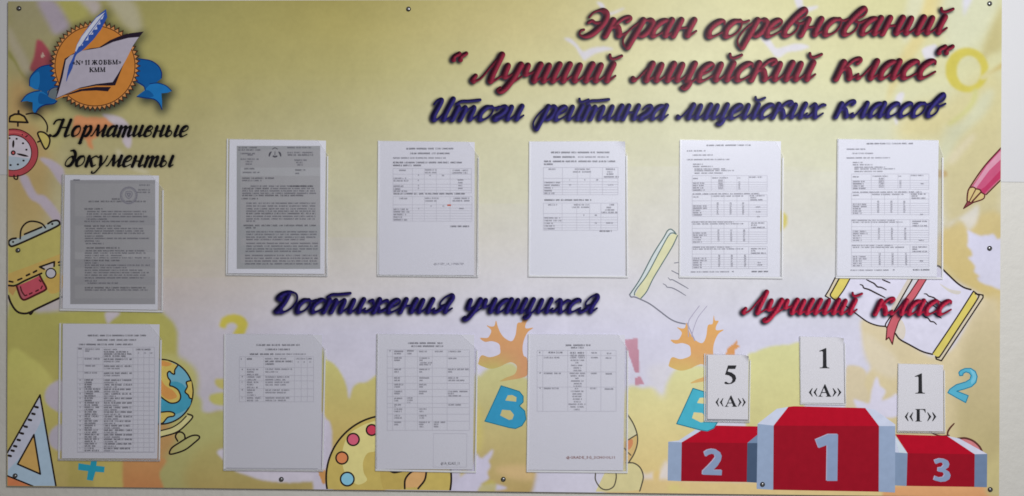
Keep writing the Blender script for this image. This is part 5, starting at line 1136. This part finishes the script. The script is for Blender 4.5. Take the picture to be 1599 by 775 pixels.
def dI(r):
    P = lambda L: crop(570, 510, 3.37)(L); T = Text(YT)
    L = [(228, 408, 87, 1), (245, 418, 103, 1), (130, 137, 128), (155, 203, 130), (155, 195, 142), (222, 257, 128), (222, 248, 142), (285, 325, 131), (368, 410, 131), (440, 505, 131), (155, 203, 165), (155, 185, 177), (287, 343, 166), (287, 308, 177), (290, 357, 190), (287, 345, 200), (440, 487, 167), (155, 195, 225), (155, 182, 238), (287, 343, 225), (287, 308, 238), (438, 550, 225), (438, 465, 238), (155, 193, 270), (155, 183, 283), (287, 343, 270), (287, 308, 283), (438, 490, 270), (440, 525, 283), (155, 210, 305), (155, 187, 317), (285, 325, 305), (285, 308, 317), (155, 195, 341), (155, 185, 352), (285, 325, 341), (285, 308, 352), (438, 542, 341), (438, 467, 352), (440, 505, 364), (155, 198, 377), (155, 182, 389), (222, 255, 375), (222, 255, 387), (222, 243, 399), (155, 193, 411), (155, 170, 422), (440, 505, 411), (155, 198, 434), (155, 195, 446), (285, 330, 433), (288, 313, 446), (155, 190, 468), (155, 195, 480), (285, 330, 468), (288, 313, 480), (155, 190, 503), (155, 182, 515), (285, 343, 503), (285, 312, 514), (288, 313, 526), (363, 420, 503), (363, 388, 514), (363, 390, 526)] + [(127, 130, y) for y in (222, 268, 303, 340, 375, 432, 467, 502)]
    fill(T, P(L), 2.3, 19); grid(T, 570, 510, 3.37, [118, 147, 212, 277, 355, 433, 550], [122, 158, 218, 262, 298, 330, 368, 403, 425, 460, 497, 545])
    for x0, y0, x1, y1 in ((360, 562, 537, 562), (360, 738, 535, 738), (360, 562, 360, 738), (537, 562, 535, 738)): T.line(570 + x0 / 3.37, 510 + y0 / 3.37, 570 + x1 / 3.37, 510 + y1 / 3.37, .45, T_GRID, 1e-5)
    font_text(T, '@1A_KLASS_11', 570 + 398 / 3.37, 570 + 498 / 3.37, 510 + 718 / 3.37, 4.4, T_DARK); T.build('printed_text', r)
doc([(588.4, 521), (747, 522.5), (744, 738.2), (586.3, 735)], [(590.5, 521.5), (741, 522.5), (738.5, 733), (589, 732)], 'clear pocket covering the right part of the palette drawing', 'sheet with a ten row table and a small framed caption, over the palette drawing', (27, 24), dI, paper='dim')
def dJ(r):
    P = lambda L: crop(810, 510, 3.37)(L); T = Text(YT)
    L = [(247, 378, 98, 1), (275, 345, 111, 1), (108, 118, 136, 1), (157, 232, 136, 1), (270, 345, 138, 1), (273, 345, 152, 1), (382, 412, 138), (463, 488, 141), (110, 113, 162), (133, 215, 163), (380, 414, 163), (457, 493, 165), (270, 350, 163), (273, 343, 177), (297, 318, 190), (275, 342, 204), (288, 332, 217), (288, 328, 231), (268, 350, 246), (273, 343, 259), (297, 318, 272), (275, 342, 286), (290, 332, 300), (288, 328, 313), (295, 315, 326), (275, 340, 340), (283, 332, 354), (282, 335, 367), (285, 335, 381), (290, 332, 395), (262, 350, 408), (272, 342, 422), (290, 322, 436), (133, 222, 246), (380, 414, 246), (457, 495, 248), (133, 212, 325), (375, 414, 325), (452, 502, 328), (110, 114, 244), (110, 114, 324)]
    fill(T, P(L), 2.3, 21); grid(T, 810, 510, 3.37, [97, 127, 258, 355, 432, 512], [125, 152, 238, 318, 445])
    font_text(T, '@GRADE_5G_SCHOOL11', 810 + 248 / 3.37, 810 + 505 / 3.37, 510 + 687 / 3.37, 4.2, T_BROWN, .01); T.build('printed_text', r)
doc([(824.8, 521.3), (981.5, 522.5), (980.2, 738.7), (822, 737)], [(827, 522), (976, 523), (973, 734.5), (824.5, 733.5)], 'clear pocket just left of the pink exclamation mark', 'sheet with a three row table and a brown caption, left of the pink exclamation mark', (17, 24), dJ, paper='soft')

# ------------------------------------------------------------------ the three small cards over the podium
def serif(A, ch, x0, x1, y0, y1, m):
    w, h = x1 - x0, y1 - y0; t = lambda P: [(x0 + x * w, y0 + y * h) for x, y in P]
    if ch == '1': A.poly(t([(.0, .14), (.62, 0), (.7, 0), (.72, .88), (.78, .95), (1, .97), (1, 1), (.05, 1), (.05, .97), (.3, .95), (.36, .88), (.36, .2), (.3, .155), (.02, .17)]), m)
    elif ch == '5': A.poly(t([(.3, 0), (.98, 0), (.88, .19), (.34, .19), (.27, .32), (.6, .38), (.88, .52), (.96, .68), (.86, .86), (.6, .97), (.3, 1.0), (.08, .985), (0, .93), (.05, .87), (.16, .86), (.32, .93), (.46, .94), (.6, .86), (.66, .74), (.58, .62), (.36, .53), (.06, .49)]), m)
    elif ch == 'А':
        A.poly(t([(.48, 0), (.54, 0), (.9, .88), (1, .97), (1, 1), (.58, 1), (.58, .97), (.67, .95), (.66, .86), (.6, .7), (.27, .7), (.2, .88), (.22, .95), (.34, .97), (.34, 1), (0, 1), (0, .97), (.08, .93), (.14, .84)]), m, holes=[t([(.3, .63), (.57, .63), (.44, .29)])])
    elif ch == 'Г': A.poly(t([(0, 0), (.98, 0), (1, .3), (.95, .3), (.86, .12), (.7, .06), (.45, .05), (.45, .9), (.5, .96), (.64, .97), (.64, 1), (0, 1), (0, .97), (.1, .95), (.15, .88), (.15, .12), (.1, .05), (0, .03)]), m)
    elif ch in '«»':
        for k in (0, .5):
            P = [(.02 + k, .5), (.38 + k, .02), (.44 + k, .06), (.26 + k, .5), (.44 + k, .94), (.38 + k, .98)]
            if ch == '»': P = [(1 - x, y) for x, y in P]
            A.poly(t(P), m)
def card(q, pq, label, plabel, chars, curl, inner=None):
    pocket(q, (9, 9), plabel, 'small clear pockets over the podium', 'card_pocket', tape=2.2, th=.0020, edge_w=.6)
    r = sheet(pq, label, 'class card', curl=curl, csize=.17, mat=PAPERB, group='class cards over the podium', name='class_card')
    for c in chars:
        A = Art(YT); serif(A, *c, T_BLACK); A.build('printed_character', r)
    if inner:
        T = Text(YT); 
        for a, b in zip(inner[:-1], inner[1:]): T.line(*a, *b, 1.0, T_DARK)
        T.build('printed_border', r)
card([(1099, 551.8), (1172, 553), (1170.5, 660), (1098.8, 658.5)], [(1102.3, 553.6), (1168.5, 554.5), (1167.8, 656.8), (1101.8, 655.8)], 'small white card reading 5 «А» over the left step of the podium', 'small clear pocket over the left step of the podium',
     [('5', 1130.5, 1150, 570.5, 600), ('«', 1116.5, 1130, 621, 635), ('А', 1131, 1150.5, 617.5, 635), ('»', 1151, 1164.5, 621, 635)], .007, [(1104, 555), (1103.6, 654.6), (1167.6, 655.6)])
card([(1247.5, 524.6), (1319, 526), (1320.6, 632.3), (1248.8, 631.5)], [(1249.5, 525.5), (1316.5, 527), (1317.5, 629.6), (1250.5, 629)], 'small white card reading 1 «А» over the middle step of the podium', 'small clear pocket over the middle step of the podium',
     [('1', 1278.5, 1294.5, 543.5, 575), ('«', 1262, 1276.5, 605.5, 619.5), ('А', 1277, 1297.5, 600, 619.3), ('»', 1298.5, 1313.5, 605.5, 619.5)], .005)
card([(1401, 567), (1474.5, 568.5), (1475.2, 676.8), (1399.8, 675.3)], [(1402.5, 568), (1472, 569.5), (1472.3, 673.6), (1401.8, 672.5)], 'small white card reading 1 «Г» over the right step of the podium', 'small clear pocket over the right step of the podium',
     [('1', 1427.5, 1443.5, 583, 614.5), ('«', 1411.5, 1426, 643, 658), ('Г', 1428, 1444.5, 638.5, 658), ('»', 1446, 1461.5, 643, 658)], .0015)

# name on the emblem
emb = [c for c in board.children if c.name.startswith('printed_emblem')][0]
for w_ in [('«No', 113.5, 130, 101.6, 101.2, 6.6), ('11', 133, 140.5, 101.2, 101, 6.6), ('ЖОББМ»', 143.5, 189.5, 101, 100.4, 6.6), ('КММ', 139.5, 165, 112.6, 112.2, 6.6)]:
    V_, F_, _ = field_mesh(set_line(Z, [w_], 0, .36, .36), .35, -6.4e-4); mesh_obj('emblem_lettering', V_, F_, [T_BLACK], emb)
